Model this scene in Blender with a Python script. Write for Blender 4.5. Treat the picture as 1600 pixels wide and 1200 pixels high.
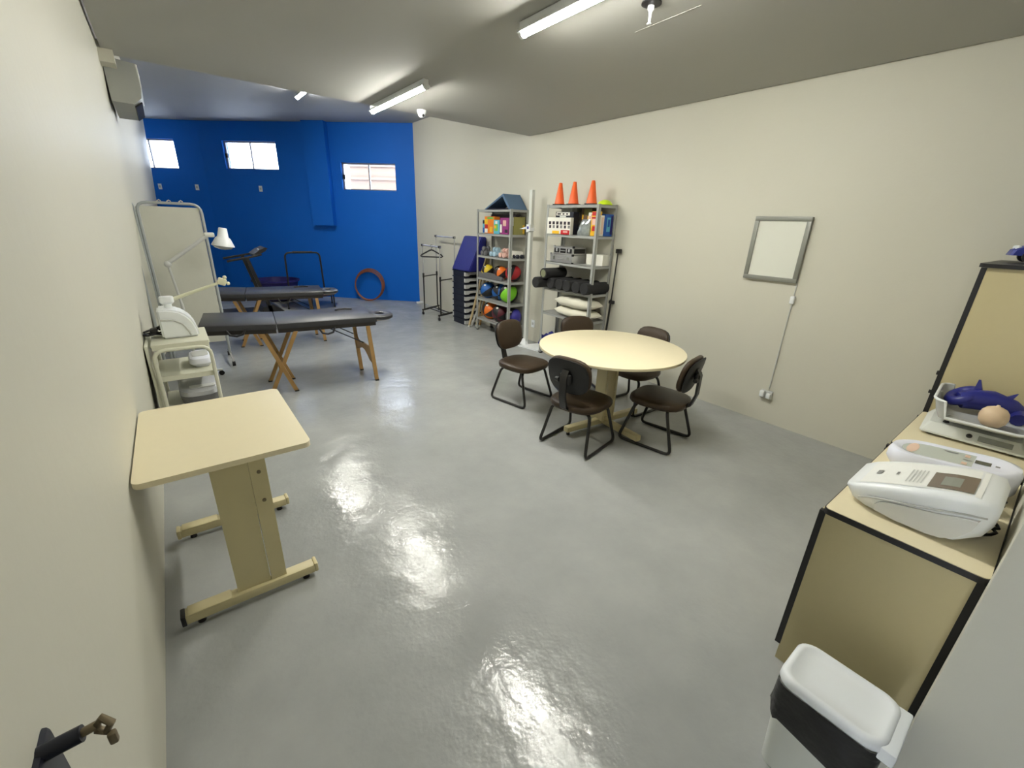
import bpy, bmesh, math, random
from mathutils import Vector, Matrix, Euler
random.seed(7)
PI = math.pi
S = bpy.context.scene
COL = S.collection
for o in list(bpy.data.objects): bpy.data.objects.remove(o)

# ------------------------------------------------------------------ camera
EYE = Vector((0, 0, 1.65))
yaw, pitch, roll = math.radians(38.1086), math.radians(20.5135), math.radians(-2.0963)
fw = Vector((math.sin(yaw)*math.cos(pitch), math.cos(yaw)*math.cos(pitch), -math.sin(pitch)))
rt = Vector((math.cos(yaw), -math.sin(yaw), 0)); dn = fw.cross(rt)
r2 = math.cos(roll)*rt + math.sin(roll)*dn
d2 = -math.sin(roll)*rt + math.cos(roll)*dn
cd = bpy.data.cameras.new('camera'); cam = bpy.data.objects.new('camera', cd); COL.objects.link(cam)
m = Matrix.Identity(4)
for i in range(3):
    m[i][0] = r2[i]; m[i][1] = -d2[i]; m[i][2] = -fw[i]; m[i][3] = EYE[i]
cam.matrix_world = m
cd.sensor_width = 36; cd.lens = 665.388*36/1600; cd.clip_start = 0.02
S.camera = cam
# ------------------------------------------------------------------ world, exposure
LAMP = 86.0
w = bpy.data.worlds.new('world'); S.world = w; w.use_nodes = True
nt = w.node_tree; bg = nt.nodes['Background']
tc = nt.nodes.new('ShaderNodeTexCoord'); nz = nt.nodes.new('ShaderNodeTexNoise'); cr = nt.nodes.new('ShaderNodeValToRGB')
nz.inputs['Scale'].default_value = 3.0; nz.inputs['Detail'].default_value = 4
cr.color_ramp.elements[0].position = .35; cr.color_ramp.elements[0].color = (.62, .72, .9, 1)
cr.color_ramp.elements[1].position = .65; cr.color_ramp.elements[1].color = (.95, .97, 1, 1)
nt.links.new(tc.outputs['Generated'], nz.inputs['Vector']); nt.links.new(nz.outputs['Fac'], cr.inputs['Fac'])
nt.links.new(cr.outputs['Color'], bg.inputs['Color']); bg.inputs['Strength'].default_value = 5.5
vs = S.view_settings
vs.view_transform = 'Standard'; vs.look = 'None'; vs.gamma = 1; vs.use_curve_mapping = False
vs.exposure = 1.75
S.display_settings.display_device = 'sRGB'

# ------------------------------------------------------------------ materials
def mat(name, col, rough=.5, metal=0., var=.06, scale=8., bump=0., bscale=60., rvar=0., emit=None, spec=.5, trans=0.):
    M = bpy.data.materials.new(name); M.use_nodes = True
    n = M.node_tree; b = n.nodes['Principled BSDF']; L = n.links
    b.inputs['Roughness'].default_value = rough; b.inputs['Metallic'].default_value = metal
    b.inputs['Specular IOR Level'].default_value = spec
    if trans: b.inputs['Transmission Weight'].default_value = trans
    t = n.nodes.new('ShaderNodeTexCoord'); k = n.nodes.new('ShaderNodeTexNoise')
    k.inputs['Scale'].default_value = scale; k.inputs['Detail'].default_value = 5
    L.new(t.outputs['Object'], k.inputs['Vector'])
    mx = n.nodes.new('ShaderNodeMix'); mx.data_type = 'RGBA'
    c = Vector(col)
    mx.inputs[6].default_value = (*(c*(1-var)), 1); mx.inputs[7].default_value = (*[min(1, x) for x in c*(1+var)], 1)
    L.new(k.outputs['Fac'], mx.inputs[0]); L.new(mx.outputs[2], b.inputs['Base Color'])
    if bump:
        k2 = n.nodes.new('ShaderNodeTexNoise'); k2.inputs['Scale'].default_value = bscale; k2.inputs['Detail'].default_value = 3
        L.new(t.outputs['Object'], k2.inputs['Vector'])
        bp = n.nodes.new('ShaderNodeBump'); bp.inputs['Strength'].default_value = bump; bp.inputs['Distance'].default_value = .01
        L.new(k2.outputs['Fac'], bp.inputs['Height']); L.new(bp.outputs['Normal'], b.inputs['Normal'])
    if rvar:
        mr = n.nodes.new('ShaderNodeMapRange'); mr.inputs['To Min'].default_value = max(.02, rough-rvar); mr.inputs['To Max'].default_value = rough+rvar
        mr.inputs['From Min'].default_value = .3; mr.inputs['From Max'].default_value = .7
        L.new(k.outputs['Fac'], mr.inputs['Value']); L.new(mr.outputs['Result'], b.inputs['Roughness'])
    if emit:
        b.inputs['Emission Color'].default_value = (*emit[0], 1); b.inputs['Emission Strength'].default_value = emit[1]
    return M
WALL = mat('painted_plaster_warm', (.60, .585, .50), .55, var=.025, scale=1.3, bump=.12, bscale=25)
CEIL = mat('ceiling_plaster', (.40, .397, .365), .75, var=.03, scale=1.0, bump=.1, bscale=12)
CEIL2 = mat('ceiling_slab_blue_bounce', (.36, .37, .385), .7, var=.04, scale=2)  # bluish bounce from blue wall and windows put into the slab colour
BLUE = mat('blue_wall_paint', (.003, .130, .60), .6, spec=.25, var=.05, scale=2, bump=.1, bscale=20)
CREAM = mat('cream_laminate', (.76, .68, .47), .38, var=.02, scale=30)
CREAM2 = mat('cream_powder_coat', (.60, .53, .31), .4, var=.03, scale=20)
KHAKI = mat('khaki_laminate', (.53, .46, .265), .45, var=.02, scale=40)
BLACK = mat('black_edge_plastic', (.010, .009, .010), .4)
BTUBE = mat('black_steel_tube', (.012, .011, .011), .35, rvar=.08)
BROWN = mat('brown_vinyl', (.046, .029, .016), .42, spec=.35, var=.1, scale=18, bump=.25, bscale=140)
SHELL = mat('black_plastic_shell', (.010, .010, .011), .5)
WOOD = mat('beech_wood', (.38, .22, .075), .45, var=.18, scale=14)
WOODL = mat('pale_broomstick_wood', (.46, .36, .20), .5, var=.15, scale=14)
GVINYL = mat('charcoal_vinyl', (.030, .030, .034), .38, var=.08, bump=.15, bscale=120)
STEEL = mat('grey_painted_steel', (.36, .37, .355), .42, var=.04, scale=10)
STEELD = mat('grey_steel_back', (.30, .305, .29), .5, var=.04, scale=10)
CHROME = mat('chrome_tube', (.70, .70, .70), .25, .55)
ALU = mat('aluminium', (.62, .62, .62), .35, .9, bump=.05)
WHITE = mat('white_plastic', (.80, .83, .85), .3, var=.02)
WHITEB = mat('cool_white_plastic', (.78, .80, .90), .28, var=.02)
WHITEG = mat('light_grey_plastic', (.52, .53, .52), .35, var=.02)
WHITED = mat('aged_white_plastic', (.64, .66, .62), .4, var=.03)
CARTW = mat('cream_white_enamel', (.66, .66, .54), .4, var=.03)
SHEETW = mat('white_screen_cloth', (.56, .56, .49), .7, var=.05, scale=5, bump=.25, bscale=9)
GTUBE = mat('grey_frame_tube', (.38, .41, .41), .35, var=.05)
NAVY = mat('navy_vinyl', (.014, .018, .19), .42, var=.1, bump=.1, bscale=30)
NAVYS = mat('navy_black_plastic', (.008, .011, .024), .5)
PURP = mat('purple_blue_plastic', (.018, .012, .13), .5)
ORANGE = mat('safety_orange_plastic', (.95, .14, .025), .45, var=.04)
LIME = mat('lime_yellow_plastic', (.62, .85, .02), .45)
FOAM = mat('black_foam', (.018, .018, .019), .8, bump=.5, bscale=90)
COTTON = mat('off_white_cotton', (.74, .72, .60), .85, bump=.4, bscale=14)
SLATE = mat('slate_blue_foam', (.075, .14, .24), .6)
SLATED = mat('dark_navy_foam', (.008, .010, .035), .7)
RUST = mat('rust_brown_plastic', (.22, .065, .03), .4, var=.3, scale=10)
GREYL = mat('grey_rubber', (.13, .13, .135), .7)
LBLUE = mat('light_blue_vinyl', (.38, .55, .66), .5)
PINK = mat('pale_pink_vinyl', (.75, .47, .40), .5)
SKIN = mat('beige_silicone', (.66, .50, .33), .45, var=.05)
BAG = mat('black_bin_bag', (.010, .010, .010), .22, bump=1.0, bscale=14)
MIRF = mat('grey_aluminium_frame', (.24, .245, .22), .45, .3)
PANELW = mat('frosted_white_panel', (.72, .73, .66), .2, var=.01)
LCD = mat('grey_lcd_screen', (.16, .125, .10), .2, var=.2, scale=6)
LCDD = mat('dark_lcd_screen', (.07, .08, .075), .12, var=.2)
LCDI = mat('pale_lcd_window', (.24, .25, .22), .25)
PRINT = mat('grey_print', (.22, .22, .22), .5)
PEACH = mat('peach_print', (.72, .52, .40), .4)
PALEP = mat('pale_green_grey_film', (.50, .54, .50), .22, var=.05)
BRASS = mat('dull_brass', (.20, .16, .10), .45, .5, var=.15, scale=30)
DKMET = mat('dark_blue_grey_metal', (.018, .020, .032), .4, .3, var=.25, scale=20)
CREAMP = mat('cream_plastic', (.70, .70, .52), .35)
GLASS = mat('window_glass', (.9, .95, 1.), .02, trans=1., var=0)
FRAMEA = mat('window_frame_metal', (.30, .30, .34), .4, .4)
TUBEM = mat('lit_led_tube', (1, 1, 1), .3, emit=((1.0, .985, .90), LAMP))
TAN = mat('tan_render_outside', (.165, .110, .072), .8, var=.12, scale=3)
RED = mat('red_print', (.50, .015, .02), .4)
YEL = mat('yellow_print', (.85, .50, .02), .4)
PURPLE = mat('purple_magenta_print', (.30, .04, .20), .4)
ORP = mat('orange_print', (.80, .22, .02), .4)
GREENP = mat('green_print', (.18, .50, .10), .4)
CYANP = mat('cyan_print', (.12, .45, .60), .4)
BLUEP = mat('blue_print', (.01, .09, .40), .35)
OLIVE = mat('olive_print', (.26, .24, .07), .45)
DKP = mat('dark_print', (.03, .02, .03), .4)
CARD = mat('white_card', (.78, .77, .70), .45)
BALLB = mat('black_rubber', (.012, .012, .014), .55)
BR = mat('red_rubber', (.38, .015, .02), .5); BO = mat('orange_rubber', (.75, .16, .01), .5)
BY = mat('yellow_rubber', (.75, .55, .03), .5); BG = mat('lime_rubber', (.20, .60, .02), .5)
BB = mat('blue_rubber', (.01, .10, .36), .5); BV = mat('violet_blue_rubber', (.03, .025, .25), .5); BM = mat('maroon_rubber', (.09, .01, .02), .5)
CARB = mat('glossy_blue_toy', (.010, .022, .24), .4)
CLEAR = mat('cloudy_clear_plastic', (.5, .52, .52), .2)

# floor: glossy grey epoxy with slight ripples, faint stains
def floor_mat():
    M = bpy.data.materials.new('grey_epoxy_floor'); M.use_nodes = True
    n = M.node_tree; b = n.nodes['Principled BSDF']; L = n.links
    t = n.nodes.new('ShaderNodeTexCoord')
    def noise(s, d=4, r=.5):
        k = n.nodes.new('ShaderNodeTexNoise'); k.inputs['Scale'].default_value = s; k.inputs['Detail'].default_value = d
        k.inputs['Roughness'].default_value = r; L.new(t.outputs['Object'], k.inputs['Vector']); return k
    a = noise(1.6, 7, .65); c = n.nodes.new('ShaderNodeValToRGB')
    c.color_ramp.elements[0].position = .3; c.color_ramp.elements[0].color = (.31, .32, .318, 1)
    c.color_ramp.elements[1].position = .7; c.color_ramp.elements[1].color = (.385, .395, .385, 1)
    L.new(a.outputs['Fac'], c.inputs['Fac']); L.new(c.outputs['Color'], b.inputs['Base Color'])
    r = noise(3.2, 6, .6); mr = n.nodes.new('ShaderNodeMapRange')
    mr.inputs['From Min'].default_value = .32; mr.inputs['From Max'].default_value = .68
    mr.inputs['To Min'].default_value = .08; mr.inputs['To Max'].default_value = .27
    L.new(r.outputs['Fac'], mr.inputs['Value']); L.new(mr.outputs['Result'], b.inputs['Roughness'])
    k1 = noise(4.5, 4, .55); k2 = noise(45, 4, .6)
    ad = n.nodes.new('ShaderNodeMath'); ad.operation = 'MULTIPLY_ADD'; ad.inputs[1].default_value = .12
    L.new(k2.outputs['Fac'], ad.inputs[0]); L.new(k1.outputs['Fac'], ad.inputs[2])
    bp = n.nodes.new('ShaderNodeBump'); bp.inputs['Strength'].default_value = .5; bp.inputs['Distance'].default_value = .014
    b.inputs['Specular IOR Level'].default_value = .34
    L.new(ad.outputs['Value'], bp.inputs['Height']); L.new(bp.outputs['Normal'], b.inputs['Normal'])
    return M
FLOOR = floor_mat()

# ------------------------------------------------------------------ mesh helpers
class MB:
    def __init__(s): s.b = bmesh.new(); s.mi = 0
    def _tag(s, fs, smooth=False):
        for f in fs: f.material_index = s.mi; f.smooth = smooth
    def box(s, lo, hi, rot=None, bevel=0., seg=2):
        lo = Vector(lo); hi = Vector(hi); c = (lo+hi)/2; d = hi-lo
        g = bmesh.ops.create_cube(s.b, size=1.)
        vs = g['verts']
        for v in vs: v.co = Vector((v.co.x*d.x, v.co.y*d.y, v.co.z*d.z))
        fs = {f for v in vs for f in v.link_faces}
        if bevel:
            es = {e for f in fs for e in f.edges}
            r = bmesh.ops.bevel(s.b, geom=list(es), offset=bevel, segments=seg, profile=.5, affect='EDGES')
            vs = list({v for f in r['faces'] for v in f.verts} | {v for v in vs if v.is_valid})
            fs = {f for v in vs for f in v.link_faces}
        R_ = rot.to_matrix() if isinstance(rot, Euler) else (rot or Matrix.Identity(3))
        for v in vs: v.co = R_ @ v.co + c
        s._tag(fs, bool(bevel)); return s
    def ring(s, c, ax, r, seg, up=None, sx=1., sy=1.):
        ax = Vector(ax).normalized()
        u = Vector(up) if up is not None else (Vector((0, 0, 1)) if abs(ax.z) < .9 else Vector((1, 0, 0)))
        a = ax.cross(u).normalized(); bb = a.cross(ax).normalized()
        return [s.b.verts.new(Vector(c)+a*math.cos(2*PI*i/seg)*r*sx+bb*math.sin(2*PI*i/seg)*r*sy) for i in range(seg)]
    def bridge(s, A, B):
        n = len(A); fs = []
        for i in range(n):
            fs.append(s.b.faces.new((A[i], A[(i+1) % n], B[(i+1) % n], B[i])))
        s._tag(fs, True)
    def cyl(s, p0, p1, r0, r1=None, seg=14, caps=True):
        r1 = r0 if r1 is None else r1; ax = Vector(p1)-Vector(p0)
        A = s.ring(p0, ax, r0, seg); B = s.ring(p1, ax, r1, seg); s.bridge(A, B)
        if caps: s._tag([s.b.faces.new(A[::-1]), s.b.faces.new(B)])
        return s
    def tube(s, pts, r, seg=10, closed=False, fillet=0., fs=4):
        pts = [Vector(p) for p in pts]
        if fillet:
            out = []
            n = len(pts)
            for i, p in enumerate(pts):
                if not closed and i in (0, n-1): out.append(p); continue
                a = pts[i-1]; c = pts[(i+1) % n]
                d1 = (a-p); d2_ = (c-p); f = min(fillet, d1.length*.45, d2_.length*.45)
                q1 = p+d1.normalized()*f; q2 = p+d2_.normalized()*f
                for k in range(fs+1):
                    t = k/fs; out.append(q1*(1-t)**2+p*2*t*(1-t)+q2*t*t)
            pts = out
        n = len(pts); rings = []; up = None
        for i in range(n):
            if closed: ax = pts[(i+1) % n]-pts[i-1]
            else: ax = pts[min(i+1, n-1)]-pts[max(i-1, 0)]
            ax.normalize()
            if up is None:
                up = Vector((0, 0, 1)) if abs(ax.z) < .9 else Vector((1, 0, 0))
            a = ax.cross(up)
            if a.length < 1e-4: a = ax.orthogonal()
            a.normalize(); bb = a.cross(ax).normalized(); up = bb
            rr = r[i] if isinstance(r, (list, tuple)) else r
            rings.append([s.b.verts.new(pts[i]+a*math.cos(2*PI*k/seg)*rr+bb*math.sin(2*PI*k/seg)*rr) for k in range(seg)])
        for i in range(n-1): s.bridge(rings[i], rings[i+1])
        if closed: s.bridge(rings[-1], rings[0])
        else: s._tag([s.b.faces.new(rings[0][::-1]), s.b.faces.new(rings[-1])])
        return s
    def lathe(s, prof, c=(0, 0, 0), seg=24, rot=None, sx=1., sy=1.):
        rr = []
        R_ = rot.to_matrix() if isinstance(rot, Euler) else (rot or Matrix.Identity(3))
        for (r, zz) in prof:
            rr.append([s.b.verts.new(R_ @ Vector((math.cos(2*PI*i/seg)*max(r, 1e-4)*sx, math.sin(2*PI*i/seg)*max(r, 1e-4)*sy, zz))+Vector(c)) for i in range(seg)])
        for i in range(len(rr)-1): s.bridge(rr[i], rr[i+1])
        s._tag([s.b.faces.new(rr[0][::-1]), s.b.faces.new(rr[-1])], True)
        return s
    def prism(s, poly, f0, f1, smooth=False):
        """poly: 2D list; f0/f1: functions (a,b)->3D"""
        A = [s.b.verts.new(Vector(f0(*p))) for p in poly]; B = [s.b.verts.new(Vector(f1(*p))) for p in poly]
        n = len(A); fs = [s.b.faces.new((A[i], A[(i+1) % n], B[(i+1) % n], B[i])) for i in range(n)]
        s._tag(fs, smooth); s._tag([s.b.faces.new(A[::-1]), s.b.faces.new(B)]); return s
    def loft(s, sections, caps=True, smooth=True):
        rr = [[s.b.verts.new(Vector(p)) for p in sec] for sec in sections]
        for i in range(len(rr)-1): s.bridge(rr[i], rr[i+1])
        if caps: s._tag([s.b.faces.new(rr[0][::-1]), s.b.faces.new(rr[-1])], smooth)
        return s
    def quad(s, *p):
        s._tag([s.b.faces.new([s.b.verts.new(Vector(q)) for q in p])]); return s
    def sphere(s, c, r, u=20, v=12, sc=(1, 1, 1), sector=None, rot=None):
        g = bmesh.ops.create_uvsphere(s.b, u_segments=u, v_segments=v, radius=r)
        R_ = rot.to_matrix() if isinstance(rot, Euler) else Matrix.Identity(3)
        fs = {f for q in g['verts'] for f in q.link_faces}
        s._tag(fs, True)
        if sector:
            for f in fs:
                cc = f.calc_center_median(); f.material_index = sector(cc/r)
        for q in g['verts']: q.co = R_ @ Vector((q.co.x*sc[0], q.co.y*sc[1], q.co.z*sc[2]))+Vector(c)
        return s
    def build(s, name, mats, parent=None, angle=40):
        bmesh.ops.recalc_face_normals(s.b, faces=s.b.faces[:])
        me = bpy.data.meshes.new(name); s.b.to_mesh(me); s.b.free()
        for q in (mats if isinstance(mats, (list, tuple)) else [mats]): me.materials.append(q)
        try: me.set_sharp_from_angle(angle=math.radians(angle))
        except Exception: pass
        o = bpy.data.objects.new(name, me); COL.objects.link(o)
        if parent is not None: o.parent = parent
        return o
def thing(name, label, cat, loc=(0, 0, 0), rz=0., group=None):
    o = bpy.data.objects.new(name, None); COL.objects.link(o); o.empty_display_size = .1
    o.location = loc; o.rotation_euler = (0, 0, rz); o['label'] = label; o['category'] = cat
    if group: o['group'] = group
    return o
def tag(o, label, cat, group=None, loc=None):
    o['label'] = label; o['category'] = cat
    if group: o['group'] = group
    if loc is not None: o.location = loc
    return o
def struct(o): o['kind'] = 'structure'; return o
def dup(r, loc, rz, label, group=None):
    c = r.copy(); COL.objects.link(c); c.location = loc; c.rotation_euler = (0, 0, rz); c['label'] = label
    if group: c['group'] = group
    kids = [o for o in list(bpy.data.objects) if o.parent == r]
    for k in kids:
        d = k.copy(); COL.objects.link(d); d.parent = c
        for g in [o for o in list(bpy.data.objects) if o.parent == k]:
            e = g.copy(); COL.objects.link(e); e.parent = d
    return c
def rrect(w, h, r, n=5):
    out = []
    for (cx, cy, a0) in ((w/2-r, h/2-r, 0), (-w/2+r, h/2-r, 90), (-w/2+r, -h/2+r, 180), (w/2-r, -h/2+r, 270)):
        for k in range(n+1):
            a = math.radians(a0+90*k/n); out.append((cx+r*math.cos(a), cy+r*math.sin(a)))
    return out
def slab(mb, w, h, r, z0, z1, cx=0, cy=0, round_top=.0, n=5):
    P2 = rrect(w, h, r, n)
    if round_top:
        t = round_top; secs = []
        for (ins, zz) in ((t, z0), (0, z0+t), (0, z1-t), (t*.3, z1-t*.3), (t, z1)):
            f = [(1-2*ins/w), (1-2*ins/h)]
            secs.append([(cx+p[0]*f[0], cy+p[1]*f[1], zz) for p in P2])
        mb.loft(secs)
    else:
        mb.prism(P2, lambda a, b: (cx+a, cy+b, z0), lambda a, b: (cx+a, cy+b, z1))
    return mb

# ================================================================== SETTING
XR = 4.12
A0 = Vector((XR, 8.62, 0)); B0 = Vector((.88, 11.80, 0)); C0 = Vector((-.75, 13.05, 0))   # blue wall foot line
H1, H2 = 2.765, 3.40
XL0, XL1 = -.318, -.150     # left wall foot and head (the wall leans back very slightly)
def xl(z): return XL0+(XL1-XL0)*z/H1
b = MB(); b.box((-1.6, -2.2, -.12), (5.2, 13.6, 0)); struct(b.build('floor', FLOOR))
# left wall
b = MB()
YE = 11.55
P_ = [(XL0, 0), (xl(H2+.1), H2+.1), (-.75, H2+.1), (-.75, 0)]
b.loft([[(a, y, c) for a, c in [(P_[0][0]+o_, 0), (P_[1][0]+o_, P_[1][1]), P_[2], P_[3]]] for y, o_ in ((-.12, 0), (6.1, 0), (YE, .17))], smooth=False)
struct(b.build('wall_left', WALL))
b = MB(); b.box((-.95, 11.3, 0), (-.75, 13.4, H2+.1)); struct(b.build('wall_left_rear', WALL))
# right wall
b = MB(); b.box((XR, -.3, 0), (XR+.15, 8.9, H2+.1)); struct(b.build('wall_right', WALL))
# blue wall with three windows, two facets
def facet(P0, P1, wins, name):
    d = (P1-P0); Lg = d.length; u = d.normalized(); nrm = Vector((u.y, -u.x, 0))
    if nrm.dot(Vector((0, 0, 0))-P0) < 0: nrm = -nrm        # towards the room
    def q(s_, z_, o=0.): return P0+u*s_-nrm*o+Vector((0, 0, z_))
    b = MB(); T_ = .16
    xs = sorted({0, Lg, *[a for (a, c, _, _) in wins], *[c for (a, c, _, _) in wins]})
    zs = sorted({0, H2+.1, *[a for (_, _, a, c) in wins], *[c for (_, _, a, c) in wins]})
    for i in range(len(xs)-1):
        for j in range(len(zs)-1):
            mx_, mz_ = (xs[i]+xs[i+1])/2, (zs[j]+zs[j+1])/2
            if any(a < mx_ < c and e < mz_ < f for (a, c, e, f) in wins): continue
            p = [(xs[i], zs[j]), (xs[i+1], zs[j]), (xs[i+1], zs[j+1]), (xs[i], zs[j+1])]
            b.prism(p, lambda s_, z_: q(s_, z_), lambda s_, z_: q(s_, z_, T_))
    struct(b.build(name, BLUE))
    return q, u, nrm
uB = (B0-A0).normalized()
def sA(x): return (XR-x)/(-uB.x)
q3, u3, n3 = facet(A0, B0, [(sA(3.84), sA(3.03), 2.20, 2.70), (sA(2.07), sA(1.24), 2.53, 3.05)], 'wall_back')
uC = (C0-B0).normalized()
def sC(x): return (.88-x)/(-uC.x)
q1, u1, n1 = facet(B0, C0, [(sC(.46), sC(-.40), 2.50, 3.05)], 'wall_back_left')
def window(q, s0, s1, z0, z1, idx, handle=True):
    r = bpy.data.objects.new('window_%d' % idx, None); COL.objects.link(r); r.location = q(s0, z0); r['kind'] = 'structure'
    def bar(mb, a, c, e, f, o0=.05, o1=.09):
        p = [(a, e), (c, e), (c, f), (a, f)]
        O = r.location
        mb.prism(p, lambda s_, z_: q(s_, z_, o0)-O, lambda s_, z_: q(s_, z_, o1)-O)
    t = .022; mid = (s0+s1)/2
    mb = MB(); bar(mb, s0, s1, z0, z0+t); bar(mb, s0, s1, z1-t*1.4, z1); bar(mb, s0, s0+t, z0, z1); bar(mb, s1-t*1.5, s1, z0, z1)
    mb.build('window_frame', FRAMEA, r)
    mb = MB(); bar(mb, mid-.012, mid+.012, z0, z1, .04, .07); mb.build('mullion', FRAMEA, r)
    for a, c in ((s0+t, mid-.012), (mid+.012, s1-t)):
        mb = MB(); bar(mb, a, c, z0+t, z1-t, .066, .072); mb.build('pane', GLASS, r)
    if handle:
        mb = MB(); bar(mb, s1-.06, s1-.015, (z0+z1)/2-.05, (z0+z1)/2+.03, .02, .05); mb.build('latch', BLACK, r)
window(q3, sA(3.84), sA(3.03), 2.20, 2.70, 3)
window(q3, sA(2.07), sA(1.24), 2.53, 3.05, 2)
window(q1, sC(.46), sC(-.40), 2.50, 3.05, 1)
# pilaster on the blue wall
s0, s1 = sA(2.88), sA(2.55)
b = MB(); b.prism([(s0, 1.5), (s1, 1.5), (s1, H2), (s0, H2)], lambda a, c: q3(a, c, 0), lambda a, c: q3(a, c, -.13)); struct(b.build('trim_1', BLUE))
# main dropped ceiling with a shadow gap along both side walls
YC = 5.04
b = MB(); b.prism([(xl(H1)+.018, H1), (XR-.02, H1), (XR-.02, H1+.05), (xl(H1)+.018, H1+.05)], lambda a, c: (a, -.3, c), lambda a, c: (a, YC, c))
struct(b.build('ceiling', CEIL))
b = MB(); b.box((-.75, -.3, H2), (XR+.15, 13.4, H2+.1)); struct(b.build('ceiling_rear', CEIL2))
b = MB(); b.box((-.17, YC-.16, H1-.085), (-.065, YC+.002, H1+.05)); struct(b.build('trim_2', WALL))
# front wall with the doorway the camera stands in, and the passage behind
b = MB(); b.box((1.50, -.30, 0), (XR+.15, -.105, H2+.1)); b.box((-.75, -.30, 2.2), (1.50, -.105, H2+.1)); struct(b.build('wall_front', WALL))
b = MB(); b.box((1.455, -.31, 0), (1.50, -.088, 2.2), bevel=.004); struct(b.build('trim_3', WALL))
b = MB(); b.box((-1.0, -2.2, 0), (3.2, -2.05, 2.6)); b.box((-1.0, -2.2, 0), (-.75, -.3, 2.6)); b.box((3.0, -2.2, 0), (3.2, -.3, 2.6)); struct(b.build('wall_passage', WALL))
b = MB(); b.box((-1.0, -2.2, 2.5), (3.2, -.3, 2.6)); struct(b.build('ceiling_passage', CEIL))
b = MB(); b.box((3.98, 8.44, 0), (4.12, 8.50, .035), bevel=.003); struct(b.build('trim_5', WHITE))
# faint seam on the ceiling
b = MB(); b.tube([(2.48, 2.08, H1+.0015), (2.46, 1.64, H1+.0015)], .0035, 6); struct(b.build('trim_4', CEIL))
# building outside the lower window
b = MB()
rr = thing('neighbour_wall', 'tan rendered wall of next building seen through the lowest window', 'building', (6.3, 12.6, 0), math.radians(-44))
b.box((-2.26, 0, 0), (1.55, .2, 4.2)); b.build('render_wall', TAN, rr)
b = MB(); b.box((-2.26, -.05, 2.75), (1.55, 0, 2.82)); b.build('ledge', TAN, rr)
b = MB(); b.box((-2.26, -.05, 3.1), (1.55, 0, 3.14)); b.build('ledge', TAN, rr)

# ------------------------------------------------------------------ lamps
def led(loc, label):
    t = thing('tube_lamp', label, 'lamp', loc, 0, 'ceiling tube lamps')
    b = MB(); b.box((-.0235, -.62, .018), (.0235, .62, .0615), bevel=.003); b.box((-.040, -.622, .007), (-.026, .622, .012)); b.box((.026, -.622, .007), (.040, .622, .012)); b.box((-.036, -.62, .012), (.036, .62, .020)); b.build('housing', WHITE, t)  # wide plate and side strips added to keep tube light off the ceiling
    b = MB(); P_ = [(.024*math.cos(math.radians(a)), .012+.024*math.sin(math.radians(a))) for a in range(190, 351, 16)]
    b.prism(P_, lambda a, c: (a, -.6, c), lambda a, c: (a, .6, c), smooth=True); b.build('tube', TUBEM, t)
    for y in (-.612, .612):
        b = MB(); b.cyl((0, y-.012, .010), (0, y+.012, .010), .027, seg=14); b.build('end_cap', WHITE, t)
led((1.90, 1.83, H1-.062), 'lit white tube lamp at the top edge, above the front floor')
led((1.96, 4.43, H1-.062), 'lit white tube lamp on the ceiling just before the white dome camera')
led((1.97, 7.46, H2-.062), 'lit tube lamp half hidden behind the ceiling edge, nearest the blue wall')
# dome camera
t = thing('dome_camera', 'small white dome security camera under the ceiling edge', 'camera', (2.42, 4.83, H1))
b = MB(); b.lathe([(.05, 0), (.05, -.02), (.046, -.03)], seg=20); b.build('base', WHITE, t)
b = MB(); b.lathe([(.042, -.028), (.038, -.05), (.022, -.068), (.003, -.072)], seg=20); b.build('dome', WHITE, t)
b = MB(); b.sphere((.0, -.033, -.052), .014); b.build('lens', BLACK, t)
# sprinkler
t = thing('ceiling_sprinkler', 'white sprinkler head on a black collar in the ceiling', 'sprinkler', (2.25, 1.80, H1))
b = MB(); b.lathe([(.052, 0), (.052, -.006), (.03, -.014)], seg=20); b.build('collar', BLACK, t)
b = MB(); b.lathe([(.017, -.012), (.017, -.03), (.008, -.04), (.006, -.085), (.012, -.088), (.012, -.092)], seg=14); b.build('nozzle', WHITE, t)
# wall outlets
def outlet(name, q, s_, z_, label, grp=None):
    O = q(s_, z_)
    t = thing(name, label, 'outlet', O, 0, grp)
    b = MB(); b.prism([(s_-.035, z_-.055), (s_+.035, z_-.055), (s_+.035, z_+.055), (s_-.035, z_+.055)], lambda a, c: q(a, c, 0)-O, lambda a, c: q(a, c, -.01)-O); b.build('plate', WHITE, t)
    b = MB(); b.prism([(s_-.018, z_-.02), (s_+.018, z_-.02), (s_+.018, z_+.02), (s_-.018, z_+.02)], lambda a, c: q(a, c, -.01)-O, lambda a, c: q(a, c, -.013)-O); b.build('socket', WHITEG, t)
outlet('wall_outlet', q3, sA(1.74), 2.17, 'white wall outlet on blue wall, right of the wall corner')
outlet('wall_outlet', q1, sC(.70), 2.16, 'white wall outlet on blue wall, just left of the wall corner')
outlet('wall_outlet', q1, sC(.08), 2.15, 'white wall outlet on blue wall, nearest the left white wall')
def qr(y, z_, o=0.): return Vector((XR+o, y, z_))
outlet('wall_outlet', qr, 4.79, .27, 'white wall outlet low on the white wall between the two shelves')

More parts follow.
